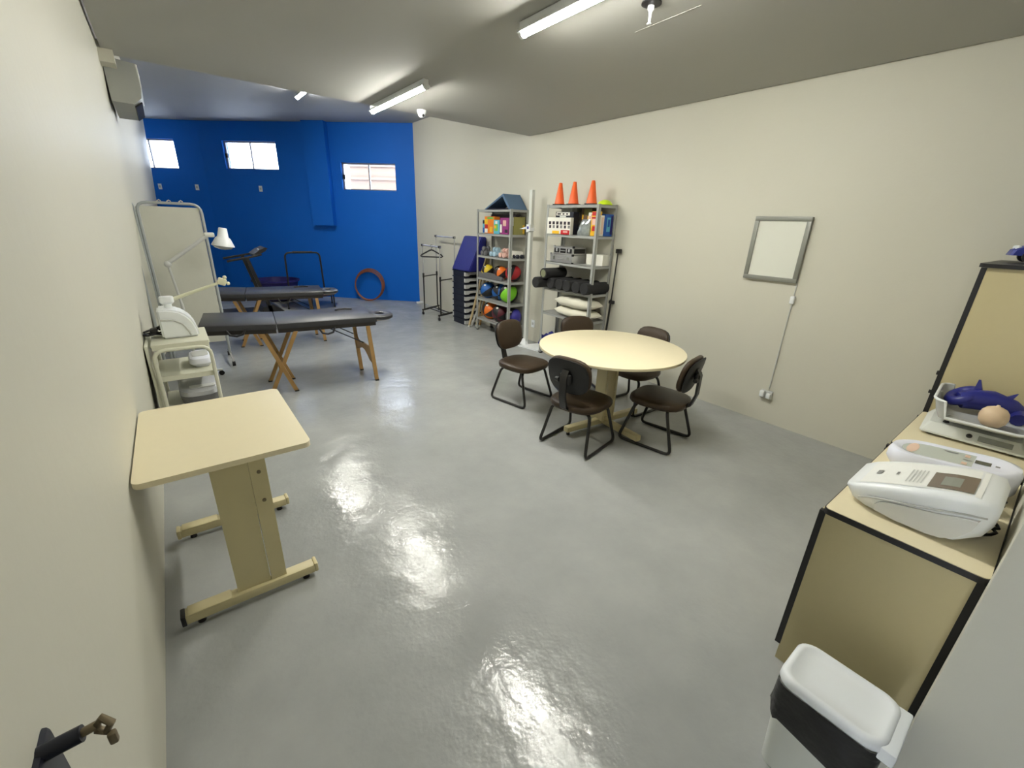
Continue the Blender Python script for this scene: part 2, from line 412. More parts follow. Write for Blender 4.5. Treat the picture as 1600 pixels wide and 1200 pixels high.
# air conditioner
t = thing('air_conditioner', 'white split air conditioner high on the left wall', 'air conditioner', (-.15, 5.58, 2.47))
b = MB(); b.prism([(0.0, 0), (.14, 0), (.195, .05), (.205, .12), (.20, .29), (.0, .31)], lambda a, c: (a, -.43, c), lambda a, c: (a, .43, c)); b.build('body', mat('shaded_white_casing', (.36, .37, .345), .5), t)  # white casing greyed: the shade on it is put into the colour
b = MB(); b.box((.135, -.36, .006), (.20, .36, .016), rot=Euler((0, math.radians(-38), 0))); b.build('louvre', SHELL, t)
b = MB(); b.box((.196, -.42, .13), (.212, .42, .29), bevel=.004); b.build('front_panel', WHITED, t)

# mirror-like light box panel on right wall with cord
t = thing('light_box_panel', 'white wall panel in a grey frame hanging on the right wall', 'panel', (XR, 1.65, 1.27))
W_, Hh = .44, .52
for (a, c, e, f) in ((-W_/2, W_/2, 0, .035), (-W_/2, W_/2, Hh-.035, Hh), (-W_/2, -W_/2+.035, .035, Hh-.035), (W_/2-.035, W_/2, .035, Hh-.035)):
    b = MB(); b.box((-.035, a, e), (0, c, f), bevel=.003); b.build('frame_bar', MIRF, t)
b = MB(); b.box((-.022, -W_/2+.03, .03), (-.002, W_/2-.03, Hh-.03)); b.build('panel', PANELW, t)
t = thing('power_cord', 'white cord with inline switch below the framed wall panel', 'cord', (XR, 1.43, .29))
b = MB(); b.tube([(-.012, 0, .03), (-.006, .0, .4), (-.006, 0, .8), (-.006, -.0, .97), (-.012, .0, 1.005)], .0045, 8); b.build('cable', WHITEG, t)
b = MB(); b.box((-.028, -.018, .81), (0, .018, .875), bevel=.008); b.build('switch', WHITE, t)
t = thing('wall_outlet', 'white double wall outlet with plug at the bottom of the cord', 'outlet', (XR, 1.44, .27))
b = MB(); b.box((-.025, -.05, -.04), (0, .05, .035), bevel=.004); b.build('plate', WHITEG, t)
b = MB(); b.box((-.06, .008, -.022), (-.025, .046, .034), bevel=.006); b.build('plug', WHITE, t)
b = MB(); b.box((-.05, -.044, -.03), (-.025, -.008, .02), bevel=.006); b.build('plug', WHITE, t)

# ================================================================== FURNITURE
# adjustable table ---------------------------------------------------
t = thing('adjustable_table', 'cream rectangular table on two foot beams against the left wall', 'table', (.030, 2.17, 0))
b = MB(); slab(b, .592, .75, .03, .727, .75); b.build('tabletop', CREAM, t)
for y in (-.30, .345):
    b = MB(); b.box((-.27, y-.028, .028), (.24, y+.028, .072), bevel=.006)
    b.box((-.26, y-.03, .068), (-.10, y+.03, .078), bevel=.004)
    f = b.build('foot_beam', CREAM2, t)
    b = MB(); b.box((-.285, y-.03, .025), (-.268, y+.03, .075), bevel=.004); b.build('end_cap', BLACK if y < 0 else CREAM2, f)
    b = MB(); b.box((.238, y-.03, .03), (.255, y+.03, .078), bevel=.006); b.build('end_cap', CREAM2, f)
    for x in (-.22, .20):
        b = MB(); b.cyl((x, y, 0), (x, y, .03), .016, .012, seg=12); b.build('foot_pad', BLACK, f)
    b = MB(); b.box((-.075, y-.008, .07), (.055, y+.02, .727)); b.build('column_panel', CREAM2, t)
    b = MB(); b.box((.058, y-.012, .07), (.12, y+.02, .727)); cp = b.build('column_strip', CREAM2, t)
    for zz in (.64, .50):
        b = MB(); b.cyl((.09, y-.016, zz), (.09, y-.011, zz), .008, seg=10); b.build('screw', BRASS, cp)
b = MB(); b.box((-.05, -.30, .42), (-.03, .345, .70)); b.build('cross_panel', CREAM2, t)

# round table ---------------------------------------------------------
t = thing('round_table', 'round cream table with five chairs around it', 'table', (2.775, 2.215, 0), math.radians(-5))
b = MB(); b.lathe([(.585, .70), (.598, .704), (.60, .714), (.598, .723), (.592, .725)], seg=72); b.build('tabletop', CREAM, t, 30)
for k in range(2):
    a = k*PI/2
    R_ = Euler((0, 0, a))
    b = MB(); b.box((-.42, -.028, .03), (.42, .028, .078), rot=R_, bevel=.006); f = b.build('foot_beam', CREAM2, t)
    for sgn in (-1, 1):
        v = R_.to_matrix() @ Vector((sgn*.39, 0, 0)); b = MB(); b.cyl((v.x, v.y, 0), (v.x, v.y, .032), .016, .012, seg=10); b.build('foot_pad', BLACK, f)
    b = MB(); b.box((-.30, -.02, .665), (.30, .02, .70), rot=R_); b.build('top_beam', CREAM2, t)
for sx in (-1, 1):
    b = MB(); b.box((sx*.055-.012, -.06, .07), (sx*.055+.012, .06, .67)); b.build('column_panel', CREAM2, t)

# chair -------------------------------------------------------------
def cushion(w, d, z0, z1, taper=.9, n=28, pw=2.6, tr=None, bulge=.012):
    secs = []
    for (f, zz) in ((.86, z0), (.97, z0+.006), (1., (z0*.6+z1*.4)), (.99, z1-.012), (.95, z1-.004), (.80, z1+bulge*.4), (.45, z1+bulge), (.05, z1+bulge*1.15)):
        s_ = []
        for k in range(n):
            a = 2*PI*k/n; ca, sa = math.cos(a), math.sin(a)
            rr_ = (abs(ca)**pw+abs(sa)**pw)**(-1/pw)
            x = rr_*ca*w/2*f; y = rr_*sa*d/2*f
            x *= (taper+(1-taper)*(y/(d/2)+1)/2)
            p = Vector((x, y, zz)); s_.append(tr(p) if tr else p)
        secs.append(s_)
    return MB().loft(secs)
def make_chair(label, loc, rz):
    t = thing('visitor_chair', label, 'chair', loc, rz, 'chairs around the round table')   # faces +Y
    cushion(.46, .44, .338, .396, .88, pw=3.2).build('seat', BROWN, t, 60)
    tilt = Matrix.Rotation(math.radians(-12), 4, 'X')
    def tb(p): # cushion lies in XY -> stand up, front faces +Y
        q_ = Vector((p.x, p.z, p.y)); q_ = tilt.inverted() @ q_
        # slight curve
        q_.y += .5*p.x*p.x
        return q_+Vector((0, -.215, .625))
    cushion(.375, .285, -.004, .038, .9, tr=tb, pw=3.1).build('backrest', BROWN, t, 60)
    cushion(.37, .28, -.022, -.006, .9, tr=tb, pw=3.1, bulge=.0).build('back_shell', SHELL, t, 60)
    b = MB(); b.prism([(-.235, .66), (-.262, .62), (-.262, .48), (-.235, .39), (-.18, .345), (0, .325), (0, .315), (-.19, .333), (-.25, .378), (-.278, .475), (-.278, .63), (-.25, .68)], lambda a, c: (-.028, a, c), lambda a, c: (.028, a, c))
    bp = b.build('back_bracket', BTUBE, t)
    b = MB(); b.box((-.05, -.268, .575), (.05, -.238, .65), bevel=.01); b.build('bracket_cover', SHELL, bp)
    b = MB(); b.cyl((-.045, -.262, .60), (-.075, -.262, .60), .02, .016, seg=12); b.build('knob', SHELL, bp)
    for sx in (-1, 1):
        b = MB(); b.tube([(sx*.06, -.10, .333), (sx*.17, -.13, .333), (sx*.215, -.225, .013), (sx*.215, .225, .013), (sx*.17, .13, .333), (sx*.06, .10, .333)], .0125, 10, fillet=.05)
        b.build('sled_leg', BTUBE, t)
    b = MB(); b.tube([(0, -.15, .333), (0, .15, .333)], .0125); b.box((-.09, -.11, .335), (.09, .11, .347)); b.build('seat_bracket', BTUBE, t)
    return t
def face(dx, dy): return math.atan2(dy, dx)-PI/2
c0 = make_chair('brown chair pulled away from the round table at its left, facing the camera side', (2.56, 3.10, 0), face(.09, -.44))
dup(c0, (2.355, 2.115, 0), face(.48, .10), 'brown chair with its black shell turned to the camera, nearest front left of the table')
dup(c0, (2.95, 1.79, 0), face(-.09, .46), 'brown chair at the right front of the round table, seen from its side')
dup(c0, (3.36, 2.36, 0), face(-.46, .02), 'brown chair behind the round table on the right, its seat half under the tabletop')
dup(c0, (3.20, 2.92, 0), face(-.35, -.75), 'brown chair behind the round table, only its backrest top showing before the shelf')

# massage tables -------------------------------------------------------
def make_massage(label, loc, rz):
    t = thing('massage_table', label, 'massage table', loc, rz, 'black folding massage tables')
    # origin: under hinge line, middle of width; +X towards headrest
    def padf(x0, z0, x1, z1, name):
        secs = []
        Wd = .32
        
        P2 = [(-Wd+.02, 0), (Wd-.02, 0), (Wd-.004, -.008), (Wd, -.025), (Wd, -.055), (-Wd, -.055), (-Wd, -.025), (-Wd+.004, -.008)]
        b = MB(); b.loft([[(x0+.006*0, y, z0+z) for y, z in P2], [(x1, y, z1+z) for y, z in P2]])
        return b.build(name, GVINYL, t, 50)
    def skirt(x0, z0, x1, z1):
        b = MB(); b.prism([(-.305, -.055), (.305, -.055), (.305, -.095), (-.305, -.095)], lambda y, z: (x0, y, z0+z), lambda y, z: (x1, y, z1+z)); return b.build('frame', mat_frame, t)
    padf(-.60, .728, -.003, .70, 'pad'); padf(.003, .70, .93, .70, 'pad')
    skirt(-.59, .728, -.008, .70); skirt(.008, .70, .92, .70)
    b = MB(); b.lathe([(.115, 0), (.135, .015), (.135, .04), (.115, .055), (.06, .055), (.045, .045), (.045, .012), (.06, 0)], (1.01, -.12, .645), seg=24, sy=1.35); h = b.build('headrest', GVINYL, t)
    b = MB(); b.box((.90, -.21, .63), (1.04, -.03, .645)); b.build('headrest_plate', WOOD, t)
    for x, zt in ((-.33, .66), (.44, .61)):
        b = MB(); b.tube([(x-.075, -.31, zt+.01), (x-.05, -.328, zt-.035), (x, -.33, zt-.048), (x+.05, -.328, zt-.035), (x+.075, -.31, zt+.01)], .010, 8); b.build('handle', BLACK, t)
    b = MB(); b.tube([(.60, .14, .702), (.64, .185, .704), (.71, .19, .704), (.77, .15, .702)], .012, 8); b.build('face_cradle_rim', BLACK, t)
    def leg(p0, p1):
        p0 = Vector(p0); p1 = Vector(p1); s_ = .019
        b = MB(); b.prism([(-s_, -s_*.8), (s_, -s_*.8), (s_, s_*.8), (-s_, s_*.8)], lambda a, c: p0+Vector((a, c, 0)), lambda a, c: p1+Vector((a, c, 0)))
        l = b.build('leg', WOOD, t)
        b = MB(); b.prism([(-s_, -s_), (s_, -s_), (s_, s_), (-s_, s_)], lambda a, c: p1+Vector((a, c, 0)), lambda a, c: p1+Vector((a, c, .014))); b.build('rubber_tip', BLACK, l)
    for y in (-.30, .09):
        leg((.155, y, .61), (-.13, y+.01, 0)); leg((-.13, y-.005, .61), (.09, y, 0))
        dx_ = -.185*(y+.105); leg((.80+dx_, y, .606), (.845+dx_, y*1.08, 0))
    # shaped H board between the right end legs
    out = [(-.19, .42), (-.15, .38), (-.10, .345), (-.05, .345), (-.02, .365), (.03, .36), (.10, .355), (.19, .36), (.19, .16), (.12, .19), (.07, .245), (.02, .285), (-.04, .295), (-.10, .275), (-.19, .25)]
    b = MB(); b.prism([(-y-.105, z) for y, z in out], lambda y, z: (.812+.04*(.3-z)/.6-.185*(y+.105), y, z+.02), lambda y, z: (.829+.04*(.3-z)/.6-.185*(y+.105), y, z+.02)); b.build('shaped_brace_board', WOOD, t)
    b = MB(); b.prism([(-.19, .20), (.19, .20), (.19, .33), (.06, .30), (-.06, .30), (-.19, .33)], lambda y, z: (-.035, y-.105, z), lambda y, z: (-.02, y-.105, z)); b.build('centre_brace_board', WOOD, t)
    b = MB(); b.tube([(.45, -.18, .60), (.80, -.18, .40)], .006, 6); b.build('brace_wire', BTUBE, t)
    b = MB(); b.tube([(.45, .18, .60), (.80, .18, .40)], .006, 6); b.build('brace_wire', BTUBE, t)
    return t
mat_frame = mat('dark_table_frame', (.018, .014, .011), .5)
mt = make_massage('black folding massage table nearest the camera, on beech legs', (.70, 4.79, 0), math.radians(-7))
dup(mt, (.70, 6.76, 0), math.radians(-9), 'black folding massage table further back, before the treadmill')

# shelves ---------------------------------------------------------------
def shelving(name, label, y0, y1, levels, top):
    cx = 3.80
    t = thing(name, label, 'shelf', (cx, y0, 0), 0, 'grey steel shelf units')
    D = .31; Lh = y1-y0; dz = 0
    for (x, y, sx, sy) in ((0, 0, 1, 1), (0, Lh, 1, -1), (D, 0, -1, 1), (D, Lh, -1, -1)):
        b = MB(); s_ = .034; h_ = .003
        b.box((min(x, x+sx*s_), min(y, y+sy*h_), 0), (max(x, x+sx*s_), max(y, y+sy*h_), top)); b.box((min(x, x+sx*h_), min(y, y+sy*s_), 0), (max(x, x+sx*h_), max(y, y+sy*s_), top))
        p = b.build('upright', STEEL, t)
        b = MB(); b.box((min(x, x+sx*.036)-.001, min(y, y+sy*.036)-.001, 0), (max(x, x+sx*.036)+.001, max(y, y+sy*.036)+.001, .015)); b.build('foot_cap', SHELL, p)
    for z_ in levels:
        b = MB(); b.box((.003, .003, z_-.004), (D-.003, Lh-.003, z_)); b.box((.003, .003, z_-.032), (.006, Lh-.003, z_)); b.box((D-.006, .003, z_-.032), (D-.003, Lh-.003, z_))
        b.box((.003, .003, z_-.032), (D-.003, .006, z_)); b.box((.003, Lh-.006, z_-.032), (D-.003, Lh-.003, z_)); b.build('shelf_board', STEEL, t)
    return t
LV1 = [.21, .53, .855, 1.19, 1.515, 1.845]
LV2 = [.10, .58, .905, 1.23, 1.56, 1.89]
shelving('shelving_unit', 'grey steel shelf unit left, with medicine balls and blue roof shape on top', 5.0, 5.86, LV1, 1.85)
shelving('shelving_unit', 'grey steel shelf unit right, with orange cones on top', 3.42, 4.27, LV2, 1.895)
# sheet behind the shelves (grey back panels)
# ---- printed boxes
def pbox(name, label, y0, y1, x0, z0, h, body, prints, depth=.10, cat='box', grp=None, lean=0):
    """box on shelf: front faces -X; y0<y1; prints: (u0,u1,v0,v1,mat) in 0..1, u from left (high y) to right"""
    t = thing(name, label, cat, (x0, (y0+y1)/2, z0), 0, grp)
    w_ = (y1-y0)
    b = MB(); b.box((0, -w_/2, 0), (depth, w_/2, h), bevel=.002, seg=1); b.build('carton', body, t)
    mats = []; b = MB()
    for (a, c, e, f, mm) in prints:
        if mm not in mats: mats.append(mm)
        b.mi = mats.index(mm)
        ya, yb = w_/2-a*w_, w_/2-c*w_
        zs_ = -.0012-.0004*len(mats)
        b.quad((zs_, ya, e*h), (zs_, yb, e*h), (zs_, yb, f*h), (zs_, ya, f*h))
    b.build('printed_front', mats, t)
    return t
g1 = 'toy boxes on the left shelf unit'
z_ = 1.515
pbox('toy_box', 'narrow blue box at the far left of the top compartment of the left shelf', 5.70, 5.76, 3.84, z_, .19, CYANP, [(.1, .9, .05, .4, BLUEP), (.1, .9, .7, .95, DKP)], .2, grp=g1)
pbox('toy_box', 'orange box with yellow and red shapes on the left shelf', 5.44, 5.695, 3.83, z_, .235, ORP, [(.0, .35, .55, .85, YEL), (.02, .36, .3, .52, RED), (.04, .34, .04, .28, CARD), (.3, .9, .85, .97, GREENP), (.55, .85, .1, .4, YEL)], .10, grp=g1)
pbox('toy_box', 'light blue and green box before the orange box on the left shelf', 5.30, 5.435, 3.815, z_, .19, CYANP, [(.15, .8, .2, .7, GREENP), (.3, .7, .72, .92, CARD), (.1, .5, .4, .6, YEL)], .06, grp=g1)
pbox('toy_box', 'magenta and purple box on the left shelf beside the front post', 5.10, 5.295, 3.83, z_, .22, PURPLE, [(.35, .75, .5, .85, PINK), (.0, .25, .1, .6, CARD), (.6, .95, .1, .3, DKP)], .10, grp=g1)
pbox('toy_box', 'dark box lying behind the orange box on the left shelf', 5.10, 5.70, 3.95, z_, .27, DKP, [(.05, .2, .6, .9, RED)], .10, grp=g1)
pbox('toy_box', 'white and olive box right of the post on the left shelf', 5.01, 5.095, 3.86, z_, .235, OLIVE, [(.05, .95, .5, .97, CARD)], .16, grp=g1)
# the near end of that compartment, turned to the camera
t = thing('toy_box', 'green and yellow box at the near end of the left shelf', 'box', (4.0, 5.02, z_), 0, g1)
b = MB(); b.box((0, 0, 0), (.07, .06, .24), bevel=.002, seg=1); b.build('carton', OLIVE, t)
b = MB(); b.quad((.01, -.001, .02), (.06, -.001, .02), (.06, -.001, .13), (.01, -.001, .13)); b.build('printed_front', YEL, t)
# ---- roof shaped foam
t = thing('foam_arch', 'slate blue folded foam roof shape on top of the left shelf unit', 'foam shape', (3.80, 5.10, 1.847))
def roof(y0, y1, x0, x1, h, th):
    ym = (y0+y1)/2
    return [(y0, 0), (ym, h), (y1, 0), (y1-th*1.6, 0), (ym, h-th*1.25), (y0+th*1.6, 0)]
PR = roof(-.08, .56, 0, .3, .20, .03)
PR[1] = (.10, .20); PR[4] = (.115, .165)
b = MB(); b.prism(PR[:2]+PR[4:], lambda a, c: (.0, a, c), lambda a, c: (.30, a, c)); b.build('foam_board', SLATE, t)
b = MB(); b.prism([PR[1], PR[2], PR[3], PR[4]], lambda a, c: (.0, a, c), lambda a, c: (.30, a, c)); b.build('foam_board', SLATE, t)
b = MB(); b.prism([(-.03, .001), (.50, .001), (.50, .012), (-.03, .012)], lambda a, c: (.01, a, c), lambda a, c: (.29, a, c)); b.build('base_sheet', SLATED, t)
# ---- dumbbells
def dumbbell(label, loc, mt_, rz, L_=.12, r=.036, grp='dumbbells on the left shelf'):
    t = thing('dumbbell', label, 'dumbbell', loc, rz, grp)
    b = MB(); b.cyl((0, -L_/2+.03, 0), (0, L_/2-.03, 0), .014); b.build('handle', mt_, t)
    for s_ in (-1, 1):
        e = s_*(L_/2); b = MB(); b.lathe([(r*.8, -.022), (r, -.016), (r, .016), (r*.8, .022)], (0, e-s_*.02, 0), seg=8, rot=Euler((PI/2, 0, 0))); b.build('weight', mt_, t)
zb = 1.19+.037
for i, (y, mm, lab) in enumerate([(5.74, GREYL, 'grey dumbbell at the left end of the left shelf, lower row'), (5.655, GREYL, 'grey dumbbell second from the left end of the left shelf'), (5.50, LBLUE, 'light blue dumbbell in the lower row, left one'), (5.41, LBLUE, 'light blue dumbbell in the lower row, right one'),
        (5.26, PINK, 'pink dumbbell left of the front post, left one'), (5.175, PINK, 'pink dumbbell left of the front post, right one')]):
    dumbbell(lab, (3.87, y, zb), mm, PI/2)
dumbbell('grey dumbbell lying on top of the two other grey ones', (3.87, 5.70, zb+.062), GREYL, PI/2)
dumbbell('light blue dumbbell lying on top of two light blue ones', (3.89, 5.455, zb+.062), LBLUE, 0)
dumbbell('pink dumbbell lying on top of two pink ones', (3.89, 5.215, zb+.062), PINK, 0)
dumbbell('dark dumbbell at the near end of the left shelf, left one', (3.95, 5.05, zb-.008), NAVYS, 0, .11, .028)
dumbbell('dark dumbbell at the near end of the left shelf, right one', (4.03, 5.05, zb-.008), NAVYS, 0, .11, .028)
t = thing('cloth_roll', 'pale pink folded cloth behind the pink dumbbells', 'cloth', (3.99, 5.10, 1.191))
b = MB(); b.box((-.05, -.07, 0), (.08, .12, .10), bevel=.02); b.build('cloth', CARD, t)
# ---- medicine balls
def ball(label, loc, r, m1, rot=(0, 0, 0), ns=6):
    def sec(c):
        a = math.atan2(c.y, c.x); k = int((a+PI)/(2*PI)*ns-1e-6)
        return 0 if (k % 2 == 0) else 1
    b = MB(); b.sphere((0, 0, 0), r, 24, 14, sector=sec, rot=Euler(rot)); o = b.build('medicine_ball', [m1, BALLB])
    tag(o, label, 'ball', 'medicine balls on the left shelf', loc)
    b = MB(); b.sphere((-r*.62, -r*.25, r*.66), r*.16, 8, 6, sc=(1, 1.2, .8)); b.build('print_mark', CARD, o)
    return o
zz = .855
ball('yellow and black medicine ball, leftmost in its row', (3.90, 5.70, zz+.10), .10, BY, (0, 1.2, .4))
ball('small orange and black medicine ball behind the dark box', (3.90, 5.335, zz+.10), .10, BO, (0, 1.1, .2))
ball('dark red medicine ball between yellow and orange ones', (4.00, 5.52, zz+.096), .096, BM, (.2, 1.0, .5))
ball('red and black medicine ball at the near end of the third shelf', (3.965, 5.123, zz+.12), .12, BR, (.4, .6, 1.1))
zz = .53
ball('blue and black medicine ball, leftmost in its row', (3.92, 5.71, zz+.125), .125, BB, (.3, 1.0, 0))
ball('blue and black medicine ball beside the lime one', (3.97, 5.455, zz+.125), .125, BB, (.1, 1.3, .8))
ball('lime green and black medicine ball', (3.94, 5.185, zz+.14), .14, BG, (.7, .5, .3), 4)
zz = .21
ball('orange and black medicine ball on the lowest shelf', (3.92, 5.63, zz+.135), .135, BO, (.1, 1.1, .2))
ball('maroon and black medicine ball on the lowest shelf', (3.92, 5.36, zz+.135), .135, BM, (.3, 1.2, .9))
ball('violet blue medicine ball at the near end of the lowest shelf', (3.97, 5.09, zz+.125), .125, BV, (.3, .2, .5), 2)
t = thing('foam_block', 'long dark grey foam block before the medicine balls', 'foam block', (3.795, 5.20, .856))
b = MB(); b.prism([(0, 0), (.62, 0), (.62, .085), (.2, .085), (0, .04)], lambda a, c: (.01, a, c), lambda a, c: (.055, a, c)); b.build('block', GREYL, t)
bpy.data.objects[t.name].location.y = 5.19
# ---- sticks leaning at the shelf
for (x, y, x1, y1, z1, lab, mm) in ((3.76, 6.03, 4.06, 5.90, 1.30, 'pale wooden stick leaning, leftmost of those beside the left shelf', WOODL), (3.88, 5.99, 4.08, 5.92, 1.22, 'pale wooden stick leaning, rightmost of those beside the left shelf', WOODL), (3.82, 6.06, 4.085, 5.99, .62, 'short grey white stick leaning behind the wooden sticks', WHITEG), (3.92, 5.95, 4.09, 5.91, .95, 'darker wooden stick close to the shelf post', WOOD)):
    b = MB(); p0 = Vector((x, y, .0)); p1 = Vector((x1, y1, z1)); d_ = (p1-p0).normalized()
    t = thing('exercise_stick', lab, 'stick', p0, 0, 'sticks leaning beside the left shelf')
    b.cyl(d_*.03+Vector((0, 0, .004)), p1-p0, .0195, .0195, 12); b.build('rod', mm, t)
    b = MB(); b.cyl((0, 0, .006), d_*.034+Vector((0, 0, .004)), .020, .020, 12); b.build('end_cap', WHITEG, t)

# ---- steps and wedge
def make_step(z0, label):
    t = thing('aerobic_step', label, 'step', (3.955, 6.40, z0), 0, 'stack of aerobic steps')
    b = MB(); b.prism([(-.165, 0), (-.165, .085), (-.155, .096), (.155, .096), (.165, .085), (.165, 0), (.14, 0), (.14, .06), (-.14, .06), (-.14, 0)], lambda a, c: (a, -.165, c), lambda a, c: (a, .18, c)); b.build('platform', NAVYS, t)
    for s_ in (-1, 1):
        y0 = -.20 if s_ < 0 else .181
        b = MB(); pr_ = [(-.162, .012), (-.162, .074), (.162, .074), (.162, .012), (.10, .012), (.07, .032), (-.07, .032), (-.10, .012)]
        b.prism(pr_, lambda a, c: (a, y0-(.012 if s_ < 0 else 0), c), lambda a, c: (a, y0+.034+(.012 if s_ > 0 else 0), c)); b.build('foot_block', WHITEG, t)
        b = MB(); b.box((-.165, y0+.004, .074), (.165, y0+.034, .094)); b.build('end_lip', NAVYS, t)
    return t
ords = ['lowest', 'second from the floor', 'third from the floor', 'fourth from the floor', 'middle', 'fourth from the top', 'third from the top', 'second from the top', 'topmost']
st = make_step(0, 'navy aerobic step with grey feet, lowest of its stack')
for i in range(1, 9): dup(st, (3.955, 6.40, i*.101), 0, 'navy aerobic step with grey feet, %s of its stack' % ords[i])
t = thing('wedge_cushion', 'blue vinyl wedge cushion standing on the stack of steps', 'cushion', (3.955, 6.33, .906))
b = MB(); b.prism([(-.19, 0), (.15, 0), (.15, .54), (.06, .54)], lambda a, c: (a, -.29, c), lambda a, c: (a, .26, c))
bmesh.ops.bevel(b.b, geom=b.b.edges[:], offset=.012, segments=2, affect='EDGES')
b.build('cushion', NAVY, t)
# ---- garment rack
t = thing('garment_rack', 'black and chrome double rail garment rack on wheels by the right wall', 'garment rack', (3.8, 7.1, 0))
O = Vector((3.8, 7.1, 0))
A1, A2 = Vector((3.62, 7.38, 0))-O, Vector((3.62, 6.74, 0))-O
B1, B2 = Vector((4.0, 7.58, 0))-O, Vector((4.0, 6.90, 0))-O
for P1_, P2_, hh in ((A1, A2, 1.25), (B1, B2, 1.40)):
    b = MB(); b.cyl(P1_+Vector((0, .03, hh)), P2_+Vector((0, -.03, hh)), .013); r_ = b.build('rail', CHROME, t)
    for pp, sgn in ((P1_, 1), (P2_, -1)):
        b = MB(); b.cyl(pp+Vector((0, 0, .10)), pp+Vector((0, 0, .74)), .0125); b.build('lower_post', BTUBE, t)
        b = MB(); b.cyl(pp+Vector((0, 0, .70)), pp+Vector((0, 0, hh)), .009); b.build('upper_post', CHROME, t)
        b = MB(); b.box(pp+Vector((-.02, -.02, hh-.02)), pp+Vector((.02, .02, hh+.02)), bevel=.006); b.build('rail_joint', BLACK, t)
        b = MB(); b.cyl(pp+Vector((0, 0, .68)), pp+Vector((0, 0, .76)), .018); b.build('post_collar', BLACK, t)
for a_, c_ in ((A1, B1), (A2, B2)):
    d_ = (c_-a_).normalized()
    b = MB(); b.cyl(a_+Vector((0, 0, .70)), c_+Vector((0, 0, .70)), .010); b.build('cross_bar', BTUBE, t)
    b = MB(); b.tube([a_-d_*.06+Vector((0, 0, .09)), c_+d_*.05+Vector((0, 0, .09))], .018); b.build('base_bar', BTUBE, t)
    for pp in (a_-d_*.05, c_+d_*.04):
        b = MB(); b.cyl(pp+Vector((-.012, 0, .028)), pp+Vector((.012, 0, .028)), .028, seg=14); cst = b.build('caster', BLACK, t)
        b = MB(); b.cyl(pp+Vector((0, 0, .04)), pp+Vector((0, 0, .085)), .010); b.build('stem', BTUBE, cst)
for f_ in (.35, .65):
    b = MB(); b.cyl(A1.lerp(B1, f_)+Vector((0, 0, .09)), A2.lerp(B2, f_)+Vector((0, 0, .09)), .009); b.build('base_rail', BTUBE, t)
t = thing('clothes_hanger', 'black clothes hanger on the lower chrome rail', 'hanger', (3.62, 7.03, 1.25), math.radians(-35))
b = MB(); b.tube([(-.19, 0, -.17), (-.17, 0, -.145), (-.03, 0, -.07), (0, 0, -.062), (.03, 0, -.07), (.17, 0, -.145), (.19, 0, -.17), (.17, 0, -.18), (-.17, 0, -.18)], .013, 8, closed=True); b.build('bar', BLACK, t)
b = MB(); b.tube([(0, 0, -.06), (0, 0, -.028), (.018, 0, -.012), (.022, 0, .008), (.012, 0, .02), (-.008, 0, .021), (-.019, 0, .008)], .005, 8); b.build('hook', BLACK, t)

# ---- stadiometer
t = thing('height_measure', 'white height measuring stand between the two shelf units', 'stadiometer', (3.97, 4.54, 0))
b = MB(); b.prism([(-.22, .14), (-.16, -.24), (.10, -.25), (.12, .05)], lambda a, c: (a, c, .0), lambda a, c: (a, c, .018)); b.build('base_plate', WHITE, t)
b = MB(); b.prism([(-.16, .17), (-.04, .17), (-.07, .08), (-.12, .08)], lambda a, c: (a, c, .018), lambda a, c: (a*.45-.055, c*.4+.08, .10)); b.build('base_socket', WHITE, t)
b = MB(); b.box((-.110, .10, .018), (-.065, .155, 2.08)); b.build('column', WHITED, t)
b = MB(); b.prism([(.09, 1.58), (.17, 1.56), (.17, 1.66), (.11, 1.66)], lambda a, c: (-.13, a, c), lambda a, c: (-.05, a, c))
b.prism([(.16, 1.60), (.34, 1.595), (.16, 1.64)], lambda a, c: (-.115, a, c), lambda a, c: (-.065, a, c)); b.build('head_slider', WHITE, t)
b = MB(); b.box((-.132, .12, 1.60), (-.1295, .155, 1.635)); b.build('dark_mark', NAVY, t)

# ---- things on shelf 2
def cone(label, y, x=3.90):
    t = thing('training_cone', label, 'cone', (x, y, 1.892), random.uniform(0, .4), 'orange cones on the right shelf')
    b = MB(); slab(b, .13, .13, .02, 0, .012); b.build('base', SHELL if y > 3.7 else DKP, t)
    b = MB(); b.lathe([(.062, .012), (.058, .03), (.020, .245), (.016, .25), (.006, .25)], seg=24); b.build('cone_body', ORANGE, t)
cone('orange cone, leftmost of three on the right shelf', 4.16); cone('orange cone, middle of three on the right shelf', 3.92); cone('orange cone, rightmost of three on the right shelf', 3.63)
b = MB(); b.lathe([(.082, 0), (.085, .008), (.062, .035), (.03, .052), (.008, .054)], seg=24); o = b.build('disc_cone', LIME)
tag(o, 'lime yellow disc cone on top of the right shelf', 'cone', None, (3.98, 3.50, 1.892))
g2 = 'game boxes on the right shelf unit'
z_ = 1.56
dots = [(.08+.16*i, .18+.16*i, .58, .76, DKP) for i in range(6)]+[(.10+.16*i, .19+.16*i, .36, .53, PRINT if i % 2 else DKP) for i in range(6)]
pbox('game_box', 'white game box with rows of dark round pictures and a red corner', 3.83, 4.24, 3.79, z_, .19, CARD, [d for d in dots]+[(.25, .55, .02, .2, YEL), (.62, .98, .0, .26, RED), (.72, .9, .1, .2, PINK)], .05, grp=g2)
pbox('game_box', 'blue and white box lying behind the round pictures box', 3.85, 4.16, 3.85, z_, .255, NAVYS, [(.05, .8, .84, .98, CARD), (.1, .3, .87, .94, DKP), (.4, .5, .87, .94, DKP), (.6, .7, .87, .94, DKP), (.25, .6, .76, .82, WHITED)], .10, grp=g2)
pbox('game_box', 'plain white box standing at the top left behind the others', 3.98, 4.17, 3.95, z_, .315, WHITED, [(.02, .98, .02, .98, WHITED)], .08, grp=g2)
